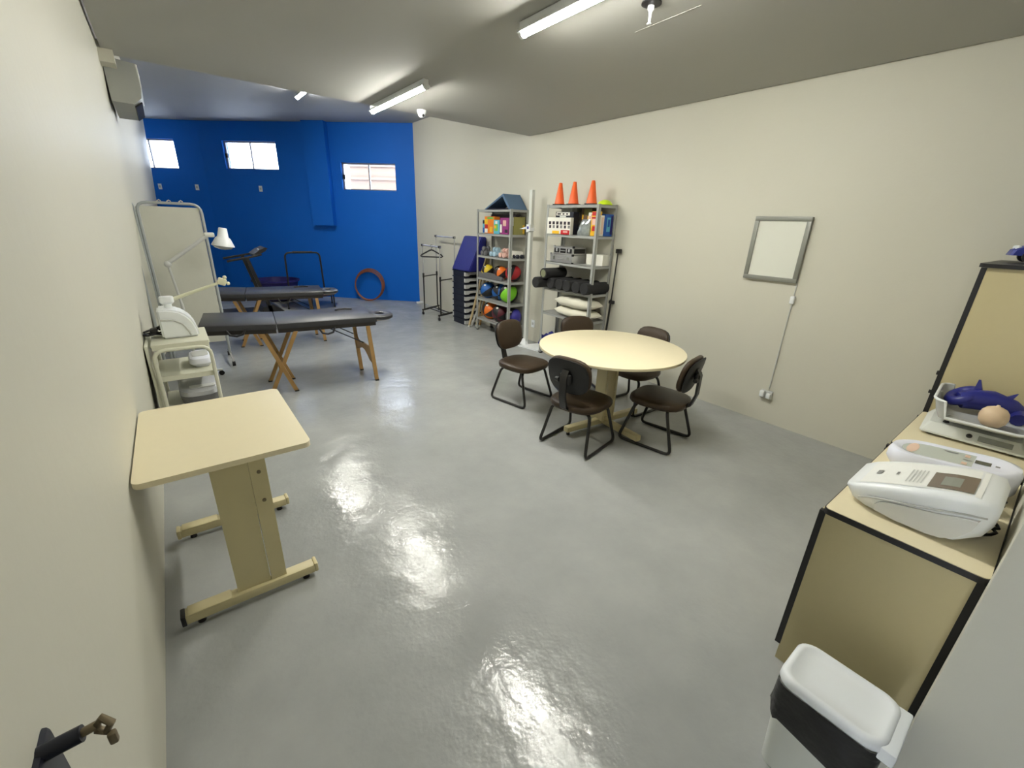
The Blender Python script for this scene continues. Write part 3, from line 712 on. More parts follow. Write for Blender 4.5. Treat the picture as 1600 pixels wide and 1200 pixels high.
pbox('game_box', 'small cream box at the left edge of the right shelf', 4.20, 4.255, 3.95, z_, .23, YEL, [(.05, .95, .3, .98, CARD), (.3, .7, .5, .7, PEACH)], .10, grp=g2)
pbox('game_box', 'dark brown and yellow box in the middle of the right shelf', 3.66, 3.83, 3.96, z_, .30, mat('brown_print', (.10, .05, .02), .5), [(.25, .95, .75, .98, OLIVE), (.1, .2, .1, .75, YEL), (.6, .9, .45, .72, YEL)], .09, grp=g2)
pbox('game_box', 'white and pink box leaning behind the shiny bag', 3.54, 3.66, 3.90, z_, .25, CARD, [(.1, .9, .5, .85, PINK), (.4, .9, .85, .93, RED)], .06, grp=g2)
pbox('game_box', 'yellow and red box beside the front post of the right shelf', 3.455, 3.535, 3.82, z_, .26, YEL, [(.2, .9, .45, .7, PINK), (.1, .8, .7, .78, RED), (.3, .95, .2, .4, RED), (.1, .9, .82, .98, RED)], .08, grp=g2)
# shiny bag
t = thing('shiny_bag', 'clear shiny bag of small parts on the right shelf', 'bag', (3.85, 3.66, z_))
b = MB(); secs = []
for k, (w_, d_, hh, sh) in enumerate([(.095, .04, 0, .01), (.10, .045, .03, .0), (.085, .038, .10, -.01), (.07, .02, .15, -.02), (.065, .006, .175, -.03)]):
    secs.append([(d_*math.cos(a)*.8, w_*math.sin(a)*(1+.08*math.sin(3*a+k))+sh, hh) for a in [2*PI*i/16 for i in range(16)]])
b.loft(secs); b.build('film', [mat('shiny_film', (.42, .46, .46), .12, .6, var=.5, scale=25)], t)
# boxes on near end of the right shelf, broad side to the camera
t = thing('game_box', 'blue box with pale picture at the near end of the right shelf', 'box', (3.95, 3.435, z_), 0, g2)
b = MB(); b.box((-.01, 0, 0), (.125, .07, .235), bevel=.002, seg=1); b.build('carton', BLUEP, t)
b = MB(); b.mi = 0; b.quad((.02, -.0015, .05), (.08, -.0015, .05), (.08, -.0015, .20), (.02, -.0015, .20)); b.mi = 1; b.quad((.085, -.0015, .02), (.12, -.0015, .02), (.12, -.0015, .22), (.085, -.0015, .22)); b.mi = 2; b.quad((.035, -.0018, .1), (.07, -.0018, .1), (.07, -.0018, .18), (.035, -.0018, .18)); b.build('printed_front', [CYANP, PURP, BLUEP], t)
t = thing('game_box', 'cream box beside the blue box at the near end of the right shelf', 'box', (3.87, 3.44, z_), 0, g2)
b = MB(); b.box((0, 0, 0), (.06, .06, .22), bevel=.002, seg=1); b.build('carton', CARD, t)
b = MB(); b.quad((.01, -.0015, .02), (.05, -.0015, .02), (.05, -.0015, .2), (.01, -.0015, .2)); b.build('printed_front', PEACH, t)
# aluminium cases
def case(label, y0, y1, z0, h, dark, x0=3.81, d=.23):
    t = thing('aluminium_case', label, 'case', (x0, (y0+y1)/2, z0), 0, 'cases on the right shelf'); w_ = y1-y0
    b = MB(); b.box((0, -w_/2, 0), (d, w_/2, h), bevel=.003, seg=1); b.build('case_shell', ALU, t)
    if dark:
        for (a, c) in ((-.45, -.20), (-.14, .14), (.2, .45)):
            b = MB(); b.box((-.003, a*w_, .018), (.001, c*w_, h-.02), bevel=.001, seg=1); b.build('black_insert', BLACK, t)
        b = MB(); b.box((.02, -w_/2-.002, .018), (d-.02, -w_/2+.002, h-.018)); b.build('black_insert', BLACK, t)
    for y in (-.32*w_, .32*w_):
        b = MB(); b.box((-.008, y-.014, h*.35), (0, y+.014, h*.75), bevel=.002, seg=1); b.build('latch', CHROME if dark else MIRF, t)
    b = MB(); b.tube([(-.004, -.045, h*.5), (-.02, -.045, h*.5), (-.02, .045, h*.5), (-.004, .045, h*.5)], .004, 6); b.build('handle', ALU if not dark else CHROME, t)
    for (y, zc) in ((-w_/2, 0), (w_/2, 0), (-w_/2, h), (w_/2, h)):
        b = MB(); b.box((-.002, y-.012, zc-.012), (.02, y+.012, zc+.012), bevel=.002, seg=1)
        if zc == 0: b.b.verts.ensure_lookup_table(); [setattr(v.co, 'z', max(v.co.z, 0.0005)) for v in b.b.verts]
        b.build('corner_guard', BLACK if y < 0 else ALU, t)
    return t
case('flat aluminium case, lower of the two on the right shelf', 3.78, 4.17, 1.231, .095, False)
case('small aluminium case with black inserts, upper of the two on the right shelf', 3.79, 4.13, 1.3275, .09, True, 3.825)
pbox('white_carton', 'white cardboard box right of the aluminium cases', 3.44, 3.70, 3.97, 1.231, .12, CARD, [(.4, .45, .4, .5, DKP)], .13)
# foam rollers
def roller(label, y, z, x0=3.70, L_=.40, r=.068, hollow=False):
    t = thing('foam_roller', label, 'foam roller', (x0, y, z), 0, 'foam rollers on the right shelf')
    b = MB()
    if hollow:
        b.lathe([(r*.72, .005), (r*.95, 0), (r, .006), (r, L_-.006), (r*.9, L_), (r*.72, L_-.002)], (0, 0, 0), seg=24, rot=Euler((0, PI/2, 0))); b.build('foam', FOAM, t)
        b = MB(); b.lathe([(r*.72, -.001), (r*.5, .004), (.01, .006)], (0, 0, 0), seg=24, rot=Euler((0, PI/2, 0))); b.build('pale_core', mat('olive_core', (.20, .21, .12), .7), t)
    else:
        b.lathe([(r*.3, .004), (r*.9, 0), (r, .008), (r, L_-.008), (r*.9, L_), (r*.3, L_)], (0, 0, 0), seg=24, rot=Euler((0, PI/2, 0))); b.build('foam', FOAM, t)
    return t
rz_ = .905+.069
roller('black foam roller sticking out at the left end of its shelf', 4.19, rz_, 3.60, .42)
for i, y in enumerate([4.045, 3.90, 3.755, 3.61, 3.465]):
    roller('black foam roller in the row, %s from the left end' % ['second', 'third', 'fourth', 'fifth', 'sixth'][i], y, rz_, 3.72+.01*(i % 2), .38)
roller('black foam roller with pale core lying on top of the row', 4.115, rz_+.117, 3.66, .36, .064, True)
# pillows
def pillow(label, z0, h, y0=3.40, y1=4.05):
    n = 24; secs = []; L_ = y1-y0; yc = (y0+y1)/2
    for k in range(13):
        f = k/12*2-1; yy = f*L_/2*(1-.0); e = (1-abs(f)**3.5)**.5 if abs(f) < 1 else 0.02
        e = max(e, .15)
        secs.append([(.155*max(e, .6)*math.copysign(abs(math.cos(a))**.7, math.cos(a))*(1+.03*math.sin(5*f+a)), yy, h/2+h/2*e*math.copysign(abs(math.sin(a))**.8, math.sin(a))*(1+.08*math.sin(7*f+2*a))) for a in [2*PI*i/n for i in range(n)]])
    zmin = min(p[2] for s_ in secs for p in s_)
    b = MB(); b.loft([[(p[0], p[1], p[2]-zmin) for p in s_] for s_ in secs]); o = b.build('pillow', COTTON)
    return tag(o, label, 'pillow', 'pillows on the right shelf', (3.92, yc, z0))
pillow('off white pillow, lower of the two on the right shelf', .582, .115)
pillow('off white pillow, upper of the two on the right shelf', .698, .13)
# blue cloth under shelf 2
t = thing('blue_cloth', 'crumpled blue cloth on the lowest board of the right shelf', 'cloth', (3.955, 4.07, .101))
b = MB(); n = 14; vs_ = []
for i in range(n):
    row = []
    for j in range(n):
        u_, v_ = i/(n-1), j/(n-1); ed = min(u_, v_, 1-u_, 1-v_)*11
        row.append(b.b.verts.new(((u_-.5)*.235+random.uniform(-.008, .008), (v_-.5)*.57+random.uniform(-.008, .008), .006+min(1, ed)*(.12+.03*math.sin(u_*9+v_*8)+random.uniform(-.02, .03)))))
    vs_.append(row)
for i in range(n-1):
    for j in range(n-1): b._tag([b.b.faces.new((vs_[i][j], vs_[i+1][j], vs_[i+1][j+1], vs_[i][j+1]))], True)
b.build('fabric', NAVY, t, 25)
# black bar leaning
t = thing('black_bar', 'thin black bar with clamps leaning on the wall right of the shelf', 'bar', (4.06, 3.34, 0))
b = MB(); b.cyl((-.02, 0.02, 0), (.02, 0, .85), .012); b.build('lower_rod', BTUBE, t)
b = MB(); b.cyl((.02, 0, .82), (.035, -.01, 1.41), .008); b.build('upper_rod', BTUBE, t)
b = MB(); b.box((-.0, -.045, .80), (.04, .02, .84), bevel=.006); b.build('clamp', BLACK, t)
b = MB(); b.box((.01, -.055, 1.38), (.05, .01, 1.43), bevel=.008); b.build('clamp', BLACK, t)

# ---- privacy screen
t = thing('privacy_screen', 'white cloth privacy screen in a grey tube frame on casters', 'screen', (.06, 5.92, 0))
def panel(P, Q, z0, z1, nm):
    P = Vector(P); Q = Vector(Q); u_ = (Q-P)
    b = MB(); b.tube([P+Vector((0, 0, .10)), P+Vector((0, 0, z1)), Q+Vector((0, 0, z1)), Q+Vector((0, 0, .10))], .014, 10, fillet=.09); b.build('frame_tube', GTUBE, t)
    nn = Vector((-u_.y, u_.x, 0)).normalized()
    b = MB(); N = 22; M_ = 12; g_ = []
    for i in range(N+1):
        row = []
        for j in range(M_+1):
            f = .035+.93*i/N; h_ = z0+(z1-.035-z0)*j/M_
            row.append(b.b.verts.new(P+u_*f+nn*(.010*math.exp(-((j-9.0+.28*i-.4)**2)/.5)*math.exp(-((i-8)**2)/18)+.003*math.sin(j*.35-i*.12))+Vector((0, 0, h_))))
        g_.append(row)
    for i in range(N):
        for j in range(M_): b._tag([b.b.faces.new((g_[i][j], g_[i+1][j], g_[i+1][j+1], g_[i][j+1]))], True)
    b.build('cloth_panel', SHEETW, t)
panel((-.25, 0, 0), (.28, 0, 0), .25, 1.735, 0)
panel((-.275, -.02, 0), (-.32, -.46, 0), .25, 1.72, 0)
b = MB(); b.tube([(.28, -.24, .075), (.28, 0, .10), (.28, .26, .075)], .012); b.build('foot_bar', CHROME, t)
for y in (-.24, .26):
    b = MB(); b.cyl((.265, y, .028), (.295, y, .028), .028, seg=14); c_ = b.build('caster', BLACK, t)
    b = MB(); b.cyl((.28, y, .05), (.28, y, .08), .008); b.build('stem', CHROME, c_)
for x in (-.06, .02, .12):
    b = MB(); b.tube([(x-.02, 0, 1.75), (x, 0, 1.765), (x+.015, 0, 1.752)], .006, 6); b.build('tie_knot', SHEETW, t)

# ---- infrared lamp
t = thing('floor_lamp', 'white therapy lamp on a jointed arm and star base before the screen', 'lamp', (.0, 5.36, 0))
b = MB(); b.cyl((0, 0, .08), (-.01, 0, .80), .014); b.build('pole', WHITEG, t)
b = MB(); b.cyl((-.01, 0, .79), (-.045, 0, 1.17), .011); b.build('lower_arm', WHITEG, t)
b = MB(); b.sphere((-.047, 0, 1.18), .03); b.build('elbow', WHITEG, t)
b = MB(); b.tube([(-.04, 0, 1.19), (.32, 0, 1.45)], .017); b.build('upper_arm', WHITEG, t)
b = MB(); b.box((.29, -.02, 1.43), (.375, .02, 1.475), bevel=.012); b.build('joint', WHITED, t)
R_ = Euler((0, math.radians(8), 0))
b = MB(); b.lathe([(.03, 0), (.036, -.005), (.048, -.085), (.065, -.10), (.10, -.17), (.10, -.175)], (.455, 0, 1.52), seg=24, rot=R_); sh = b.build('lamp_shade', WHITE, t)
b = MB(); b.lathe([(.092, -.176), (.07, -.198), (.02, -.21)], (.455, 0, 1.52), seg=20, rot=R_); b.build('bulb', CLEAR, sh)
for k in range(5):
    a = 2*PI*k/5+.2; b = MB(); b.tube([(0, 0, .085), (.21*math.cos(a), .21*math.sin(a), .06)], .012, 8); l = b.build('base_arm', WHITED, t)
    b = MB(); b.cyl((.20*math.cos(a), .20*math.sin(a)-.015, .026), (.20*math.cos(a), .20*math.sin(a)+.015, .026), .026, seg=12); b.build('caster', BLACK, l)

# ---- cart
CX0, CX1, CY0, CY1 = -.235, .105, 3.66, 4.14
t = thing('instrument_cart', 'cream white three tier instrument cart against the left wall', 'cart', ((CX0+CX1)/2, (CY0+CY1)/2, 0))
hx, hy = (CX1-CX0)/2, (CY1-CY0)/2
for z_, nm in ((.785, 'top_tray'), (.56, 'middle_tray'), (.30, 'bottom_tray')):
    b = MB(); b.box((-hx+.005, -hy+.005, z_), (hx-.005, hy-.005, z_+.016), bevel=.004, seg=1)
    b.box((-hx+.01, -hy+.0, z_-.02), (hx-.01, -hy+.012, z_+.016)); b.build(nm, CARTW, t)
for y in (-hy-.012, hy+.012):
    b = MB(); b.tube([(-hx+.01, y, .05), (-hx+.01, y, .765), (hx-.01, y, .765), (hx-.01, y, .05)], .013, 10, fillet=.07); b.build('leg_frame', CARTW, t)
for x in (-hx+.01, hx-.01):
    for y in (-hy-.012, hy+.012):
        b = MB(); b.cyl((x-.012, y, .03), (x+.012, y, .03), .03, seg=14); b.build('caster', BLACK, t)
b = MB(); b.box((-hx-.03, -hy, .06), (-hx-.012, hy, .80), bevel=.006); b.build('side_panel', CARTW, t)
# device on cart with arm
t = thing('therapy_unit', 'white quarter round therapy unit with a jointed arm on the cart top', 'medical device', (-.06, 3.92, .803))
prof = [(-.10, 0), (.115, 0), (.112, .05), (.095, .11), (.065, .155), (.02, .19), (-.04, .205), (-.10, .205)]
b = MB(); b.prism(prof, lambda a, c: (a, -.10, c), lambda a, c: (a, .10, c)); 
bmesh.ops.bevel(b.b, geom=b.b.edges[:], offset=.012, segments=3, affect='EDGES')
for f in b.b.faces: f.smooth = True
b.build('housing', WHITE, t, 50)
b = MB(); b.tube([(-.09, -.103, .135), (-.02, -.103, .130), (.03, -.103, .10), (.06, -.103, .04), (.065, -.103, .012)], .006, 8); b.build('trim_line', WHITEG, t)
b = MB(); b.cyl((-.03, 0, .20), (-.03, 0, .235), .024, seg=16); nk = b.build('neck', WHITE, t)
b = MB(); slab(b, .085, .07, .02, .232, .285, -.03, 0, .012); b.build('cap', WHITE, nk)
b = MB(); b.tube([(.01, 0, .262), (.31, 0, .365)], [.013, .010], 10); b.build('arm', CREAMP, t)
b = MB(); b.box((.295, -.018, .345), (.35, .018, .395), rot=Euler((0, .4, 0)), bevel=.008); b.build('clamp', CREAMP, t)
b = MB(); b.sphere((.345, 0, .40), .014, 10, 8); b.sphere((.36, 0, .355), .013, 10, 8); b.build('knob', CREAMP, t)
t = thing('cable_bundle', 'black coiled power cable on the cart top by the wall', 'cable', (-.20, 3.92, .803))
pts = [(.055*math.cos(a*.9)*(1+.2*math.sin(a*2.3))-.005, .075*math.sin(a), .012+.004*a) for a in [k*.45 for k in range(34)]]
b = MB(); b.tube([(-.05+.0, .05, .02)]+pts+[(.03, 0, .05)], .0065, 6); b.build('cable', BLACK, t)
b = MB(); b.box((-.025, -.06, .035), (.02, 0.0, .07), bevel=.012); b.build('plug', BLACK, t)
# devices on lower trays
t = thing('white_device_box', 'white rounded device lying on the middle tray of the cart', 'medical device', (.03, 3.90, .5765))
b = MB(); slab(b, .15, .28, .05, 0, .075, 0, 0, .03); b.build('housing', WHITEB, t)
b = MB(); slab(b, .10, .16, .03, .072, .078); b.build('top_panel', WHITEG, t)
t = thing('silver_device', 'silver grey rounded therapy device on the bottom tray', 'medical device', (-.02, 3.885, .3165), 0)
P2 = rrect(.25, .40, .10, 6)
b = MB(); b.loft([[(x*.9, y*.9, 0) for x, y in P2], [(x, y, .07) for x, y in P2]]); b.build('grey_base', mat('mid_grey_plastic', (.13, .13, .14), .4), t)
b = MB(); b.loft([[(x, y, .071) for x, y in P2], [(x*.99, y*.99, .10+.05*(y/.4+.5)) for x, y in P2], [(x*.85, y*.87, .115+.05*(y/.4+.5)) for x, y in P2]]); b.build('silver_cover', mat('silver_plastic', (.50, .51, .54), .2, .3), t)
b = MB(); slab(b, .16, .14, .02, .12, .1265, .02, -.09); b.build('control_panel', WHITEG, t)

# ---- treadmill
t = thing('treadmill', 'black treadmill behind the massage tables with its console before the blue wall', 'treadmill', (1.17, 8.5, 0))
b = MB(); b.box((-1.25, -.26, .05), (.05, .26, .11), bevel=.012); b.box((-1.25, -.30, .03), (0, -.25, .12), bevel=.01); b.box((-1.25, .25, .03), (0, .30, .12), bevel=.01); b.build('deck', SHELL, t)
b = MB(); b.prism([(-.18, .06), (.20, .03), (.20, .12), (.05, .24), (-.10, .20)], lambda a, c: (a, -.30, c), lambda a, c: (a, .30, c)); b.build('motor_hood', SHELL, t)
b = MB(); b.box((-1.2, -.22, .11), (-.1, .22, .114)); b.build('belt', BALLB, t)
for y in (-.28, .28):
    b = MB(); b.prism([(-.03, -.02), (.03, -.02), (.03, .02), (-.03, .02)], lambda a, c: (.02+a, y+c, .08), lambda a, c: (-.22+a*.8, y+c, 1.0)); b.build('post', BTUBE, t)
    b = MB(); b.tube([(-.50, y, .955), (-.46, y, .965), (-.20, y, 1.01), (0, y*.8, 1.05)], .018, 8); b.build('handrail', BTUBE, t)
b = MB(); b.prism([(-.10, 1.02), (.06, 1.10), (.10, 1.145), (.07, 1.16), (-.02, 1.12), (-.12, 1.05)], lambda a, c: (a, -.25, c), lambda a, c: (a, .25, c)); cn = b.build('console', SHELL, t)
b = MB(); b.box((-.03, -.16, 1.09), (-.01, -.06, 1.135), bevel=.004); b.build('display', WHITE, cn)
for x in (-1.2, .15):
    for y in (-.26, .26):
        b = MB(); b.cyl((x, y, 0), (x, y, .06), .02); b.build('foot', BLACK, t)
# ---- tub
t = thing('ball_tub', 'dark purple blue round plastic basin by the blue wall', 'basin', (1.62, 10.15, 0))
b = MB(); b.lathe([(.28, 0), (.36, .05), (.42, .38), (.45, .39), (.45, .42), (.41, .42), (.36, .10), (.02, .05)], seg=40); b.build('basin', PURP, t)
# ---- trampoline
t = thing('mini_trampoline', 'black mini trampoline with a handle bar before the blue wall', 'trampoline', (2.02, 9.12, 0))
R0 = .47
b = MB(); b.tube([(R0*math.cos(a), R0*math.sin(a), .25) for a in [2*PI*k/28 for k in range(28)]], .014, 8, closed=True); b.build('ring_frame', BTUBE, t)
b = MB(); b.lathe([(.002, .245), (.35, .245), (.35, .25), (.002, .25)], seg=36); b.build('jumping_mat', BALLB, t)
b = MB(); b.lathe([(.35, .246), (.46, .246), (.485, .252), (.47, .268), (.35, .258)], seg=36); b.build('edge_pad', mat('maroon_black_pad', (.035, .012, .02), .6), t)
for k in range(6):
    a = 2*PI*k/6+.35; x, y = R0*math.cos(a), R0*math.sin(a)
    b = MB(); b.cyl((x, y, .015), (x, y, .25), .013); l = b.build('leg', BTUBE, t)
    b = MB(); b.cyl((x, y, 0), (x, y, .03), .018); b.build('rubber_foot', BLACK, l)
b = MB(); b.tube([(-.37, -.05, .25), (-.36, -.05, 1.02), (.25, -.05, 1.02), (.27, -.05, .25)], .016, 10, fillet=.09); b.build('handle_bar', BTUBE, t)
b = MB(); b.tube([(-.22, -.05, 1.025), (.12, -.05, 1.025)], .022, 10); b.build('foam_grip', BALLB, t)
# ---- hoops
hc = A0+uB*((XR-3.36)/(-uB.x))
for k in range(3):
    off = n3*(.10-.0*k) 
    lean = math.radians(9)
    rr_ = .325-.012*k
    b = MB(); pts = []
    for i in range(44):
        a = 2*PI*i/44; along = rr_*math.cos(a); up_ = rr_*(1+math.sin(a))
        pts.append(uB*along+n3*(.16+.028*k-math.sin(lean)*up_)+Vector((0, 0, math.cos(lean)*up_+.012)))
    b.tube(pts, .013, 8, closed=True); o = b.build('exercise_hoop', RUST)
    tag(o, 'rust brown exercise hoop leaning on the blue wall, %s of three' % ['rearmost', 'middle', 'front'][k], 'hoop', 'hoops against the blue wall', hc)

# ================================================================== CABINETS at the right
def low_cab(x0, x1, y1, label, h=.75):
    t = thing('low_cabinet', label, 'cabinet', (x0, -.10, 0), 0, 'low khaki cabinets'); W2 = x1-x0; D = y1+.10
    b = MB(); slab(b, W2, D, .018, h-.022, h-.001, W2/2, D/2); b.build('worktop', CREAM, t)
    b = MB(); P2 = rrect(W2+.006, D+.006, .02, 5)
    b.prism(P2, lambda a, c: (a+W2/2, c+D/2, h-.0235), lambda a, c: (a+W2/2, c+D/2, h-.003)); b.build('edge_strip', BLACK, t)
    for x in (.012, W2-.03):
        b = MB(); b.box((x, .016, .0 if x < .1 else .03), (x+.018, D-.004, h-.024)); sp = b.build('side_panel', KHAKI, t)
        for ya_, yb_, zl_ in ((D-.006, D+.014, .075), (.001, .020, .0)):
            b = MB(); b.box((x-.001, ya_, zl_), (x+.019, yb_, h-.024)); b.build('edge_band', BLACK, sp)
    b = MB(); b.box((.03, .002, .03), (W2-.03, .012, h-.024)); b.build('back_panel', KHAKI, t)
    b = MB(); b.box((.03, .01, .03), (W2-.03, D-.02, .05)); b.build('bottom_panel', KHAKI, t)
    n_ = 2; wd = (W2-.03)/n_
    for k in range(n_):
        b = MB(); b.box((.033+k*(W2-.063)/n_+.002, D-.004, .075), (.033+(k+1)*(W2-.063)/n_-.002, D+.013, h-.03), bevel=.002, seg=1); d_ = b.build('door', KHAKI, t)
        xx = .015+k*wd+(wd-.05 if k == 0 else .05); b = MB(); b.tube([(xx, D+.014, h-.20), (xx, D+.032, h-.19), (xx, D+.032, h-.11), (xx, D+.014, h-.10)], .004, 6); b.build('handle', BLACK, d_)
    for x in (.03, W2-.03):
        for y in (.04, D-.04):
            b = MB(); b.cyl((x, y, 0), (x, y, .031), .018); b.build('foot', BLACK, t)
    return t
low_cab(1.675, 2.525, .31, 'low khaki cabinet with black edges nearest the bin')
low_cab(2.54, 3.185, .315, 'low khaki cabinet under the baby scale, beside the tall cabinet')
t = thing('tall_cabinet', 'tall khaki cabinet with black edges in the right corner', 'cabinet', (3.20, -.10, 0)); W2, D, h = .80, .405, 1.55
b = MB(); slab(b, W2+.04, D+.022, .02, h-.018, h, W2/2, D/2+.0125); b.build('top_board', BLACK, t)
for x in (.0, W2-.02):
    b = MB(); b.box((x, .012, .03), (x+.018, D-.008, h-.02)); sp = b.build('side_panel', KHAKI, t)
    for ya_, yb_ in ((D-.008, D+.014), (.001, .012)):
        b = MB(); b.box((x-.001, ya_, .03), (x+.02, yb_, h-.02)); b.build('edge_band', BLACK, sp)
b = MB(); b.box((.02, .002, .03), (W2-.02, .012, h-.02)); b.build('back_panel', KHAKI, t)
for k in range(2):
    wd = W2/2
    b = MB(); b.box((max(.022, k*wd+.002), D-.004, .05), (min(W2-.022, (k+1)*wd-.002), D+.013, h-.03), bevel=.002, seg=1); d_ = b.build('door', KHAKI, t)
    b = MB(); xx = wd-.03 if k == 0 else wd+.03
    b.tube([(xx, D+.014, .80), (xx, D+.034, .81), (xx, D+.034, .90), (xx, D+.014, .91)], .004, 6); b.build('handle', BLACK, d_)
b = MB(); b.cyl((.014, D+.012, .86), (.014, D+.024, .86), .010); b.cyl((.014, D+.012, .97), (.014, D+.022, .97), .012); b.build('hinge', BLACK, t)
for x in (.03, W2-.03):
    for y in (.04, D-.04):
        b = MB(); b.cyl((x, y, 0), (x, y, .031), .018); b.build('foot', BLACK, t)

# toy car on the tall cabinet
t = thing('toy_car', 'blue toy car on top of the tall cabinet', 'toy', (3.70, .09, 1.552), math.radians(100))
bd = [(.20, .035), (.19, .065), (.12, .10), (.06, .135), (-.06, .145), (-.14, .12), (-.20, .10), (-.205, .035)]
b = MB(); secs = []
for (w_, s_, zl) in ((-.085, .94, .0), (-.075, 1., 0), (.075, 1., 0), (.085, .94, 0)):
    secs.append([(x*s_, w_, .035+(z-.035)*s_) for x, z in bd])
b.loft(secs, smooth=False)
b.build('car_body', CARB, t, 35)
b = MB(); b.prism([(.10, .105), (.055, .130), (-.05, .139), (-.05, .11)], lambda a, c: (a, -.0865, c), lambda a, c: (a, .0865, c)); b.build('side_window', BLACK, t)
for x in (.12, -.12):
    for y in (-.08, .08):
        b = MB(); b.cyl((x, y-.014, .034), (x, y+.014, .034), .034, seg=20); b.build('wheel', BALLB, t)
for y in (-.05, .05):
    b = MB(); b.sphere((.175, y, .075), .012, 10, 8); b.build('headlight', WHITE, t)

# ---- foreground device
Z0 = .7495
t = thing('ultrasound_unit', 'large white therapy device with a brown grey screen nearest the camera', 'medical device', (1.93, .10, Z0), 0)
W2 = .30
def secprof(y, zb_, zt, hw, rt_=.02):
    # rounded rect section across X at y
    out = []
    P = [(-hw*.86, zb_), (hw*.86, zb_), (hw*.97, zb_+(zt-zb_)*.4), (hw, zt-rt_), (hw-rt_*.5, zt-rt_*.25), (hw-rt_*1.4, zt), (-hw+rt_*1.4, zt), (-hw+rt_*.5, zt-rt_*.25), (-hw, zt-rt_), (-hw*.97, zb_+(zt-zb_)*.4)]
    return [(x, y, z) for x, z in P]
b = MB()
b.loft([secprof(-.165, .09, .155, .115), secprof(-.15, .055, .172, .142), secprof(-.10, .012, .172, .152), secprof(-.05, .0, .162, .155), secprof(.06, .0, .125, .155), secprof(.13, .006, .098, .150), secprof(.17, .018, .078, .140, .015), secprof(.197, .04, .062, .115, .008)])
b.build('housing', WHITE, t, 60)
def onTop(x, y, dz=.0015):
    # height of top surface
    ys = [-.15, -.10, -.05, .06, .13, .17]; zs_ = [.172, .172, .162, .125, .098, .078]
    for i in range(5):
        if y <= ys[i+1]: f = (y-ys[i])/(ys[i+1]-ys[i]); return (x, y, zs_[i]*(1-f)+zs_[i+1]*f+dz)
    return (x, y, zs_[-1]+dz)
def patch(nm, x0, x1, y0, y1, mm, par, dz=.002, ny=6, th=None):
    b = MB()
    for i in range(ny):
        ya, yb = y0+(y1-y0)*i/ny, y0+(y1-y0)*(i+1)/ny
        b.quad(onTop(x0, ya, dz), onTop(x1, ya, dz), onTop(x1, yb, dz), onTop(x0, yb, dz))
    return b.build(nm, mm, par)
patch('top_plate', -.125, .11, -.115, .165, mat('warm_white_film', (.82, .83, .81), .3), t, .0018)
sc_ = patch('screen', -.112, .035, -.098, .004, LCD, t, .0035)
patch('lcd_window', -.085, .0, -.065, -.022, LCDI, sc_, .0045, 2)
for k in range(5):
    patch('text_line', -.09, .04, .020+.009*k, .0235+.009*k, WHITEG, t, .0035, 1)
patch('name_print', -.03, .0, .085, .092, PRINT, t, .0035, 1); patch('logo_print', -.035, .005, .128, .142, PRINT, t, .0035, 1)
b = MB()
gr = [(-.1575, .150, .035), (-.162, .125, .052), (-.165, .085, .066), (-.166, .03, .080), (-.166, -.04, .100), (-.162, -.10, .118), (-.150, -.145, .125)]
b.tube([(x+.010, y, z) for x, y, z in gr], .0035, 6); b.build('side_groove', WHITEG, t)
arch = [(.100, .014), (.104, .034), (.092, .052), (.065, .064), (.02, .074), (-.04, .088), (-.10, .106), (-.135, .112), (-.128, .075), (-.105, .035), (-.075, .012), (-.04, .006), (.04, .006)]
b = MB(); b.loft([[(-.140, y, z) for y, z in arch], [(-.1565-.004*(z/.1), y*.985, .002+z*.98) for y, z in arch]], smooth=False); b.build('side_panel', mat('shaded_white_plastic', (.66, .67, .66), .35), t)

# ---- second device
t = thing('laser_unit', 'cool white rounded therapy device with an oval panel, behind the larger one', 'medical device', (2.33, .10, Z0), 0)
P2 = rrect(.22, .38, .10, 7)
def tz(y): return .095-.10*y
b = MB(); b.loft([[(x*.86, y*.90, .0) for x, y in P2], [(x, y, .03) for x, y in P2], [(x, y, tz(y)-.02) for x, y in P2], [(x*.94, y*.96, tz(y)) for x, y in P2], [(x*.80, y*.86, tz(y)+.003) for x, y in P2], [(x*.72, y*.80, tz(y)-.006) for x, y in P2]]); b.build('housing', WHITEB, t, 60)
def on2(P, dz, nm, mm, par):
    b = MB(); b._tag([b.b.faces.new([b.b.verts.new((x, y, tz(y)+dz)) for x, y in P])]); return b.build(nm, mm, par)
pn = on2([(x*.71, y*.79) for x, y in P2], -.0045, 'oval_panel', PALEP, t)
def rc(x0, x1, y0, y1): return [(x0, y0), (x1, y0), (x1, y1), (x0, y1)]
on2(rc(-.015, .025, -.105, -.062), -.0025, 'display', LCDD, pn)
on2(rc(-.008, .008, -.128, -.116), -.0025, 'button_print', PRINT, pn)
on2([(.045*math.cos(a)*1.4, .118+.018*math.sin(a)) for a in [2*PI*k/16 for k in range(16)]], -.0030, 'peach_print', PEACH, pn)
for sx in (-1, 1): on2(rc(min(sx*.03, sx*.06), max(sx*.03, sx*.06), -.045, -.03), -.0028, 'peach_print', PEACH, pn)
on2(rc(.048, .058, -.01, .03), -.0025, 'text_print', PRINT, pn); on2(rc(-.004, .004, -.055, -.03), -.0025, 'text_print', PRINT, pn)

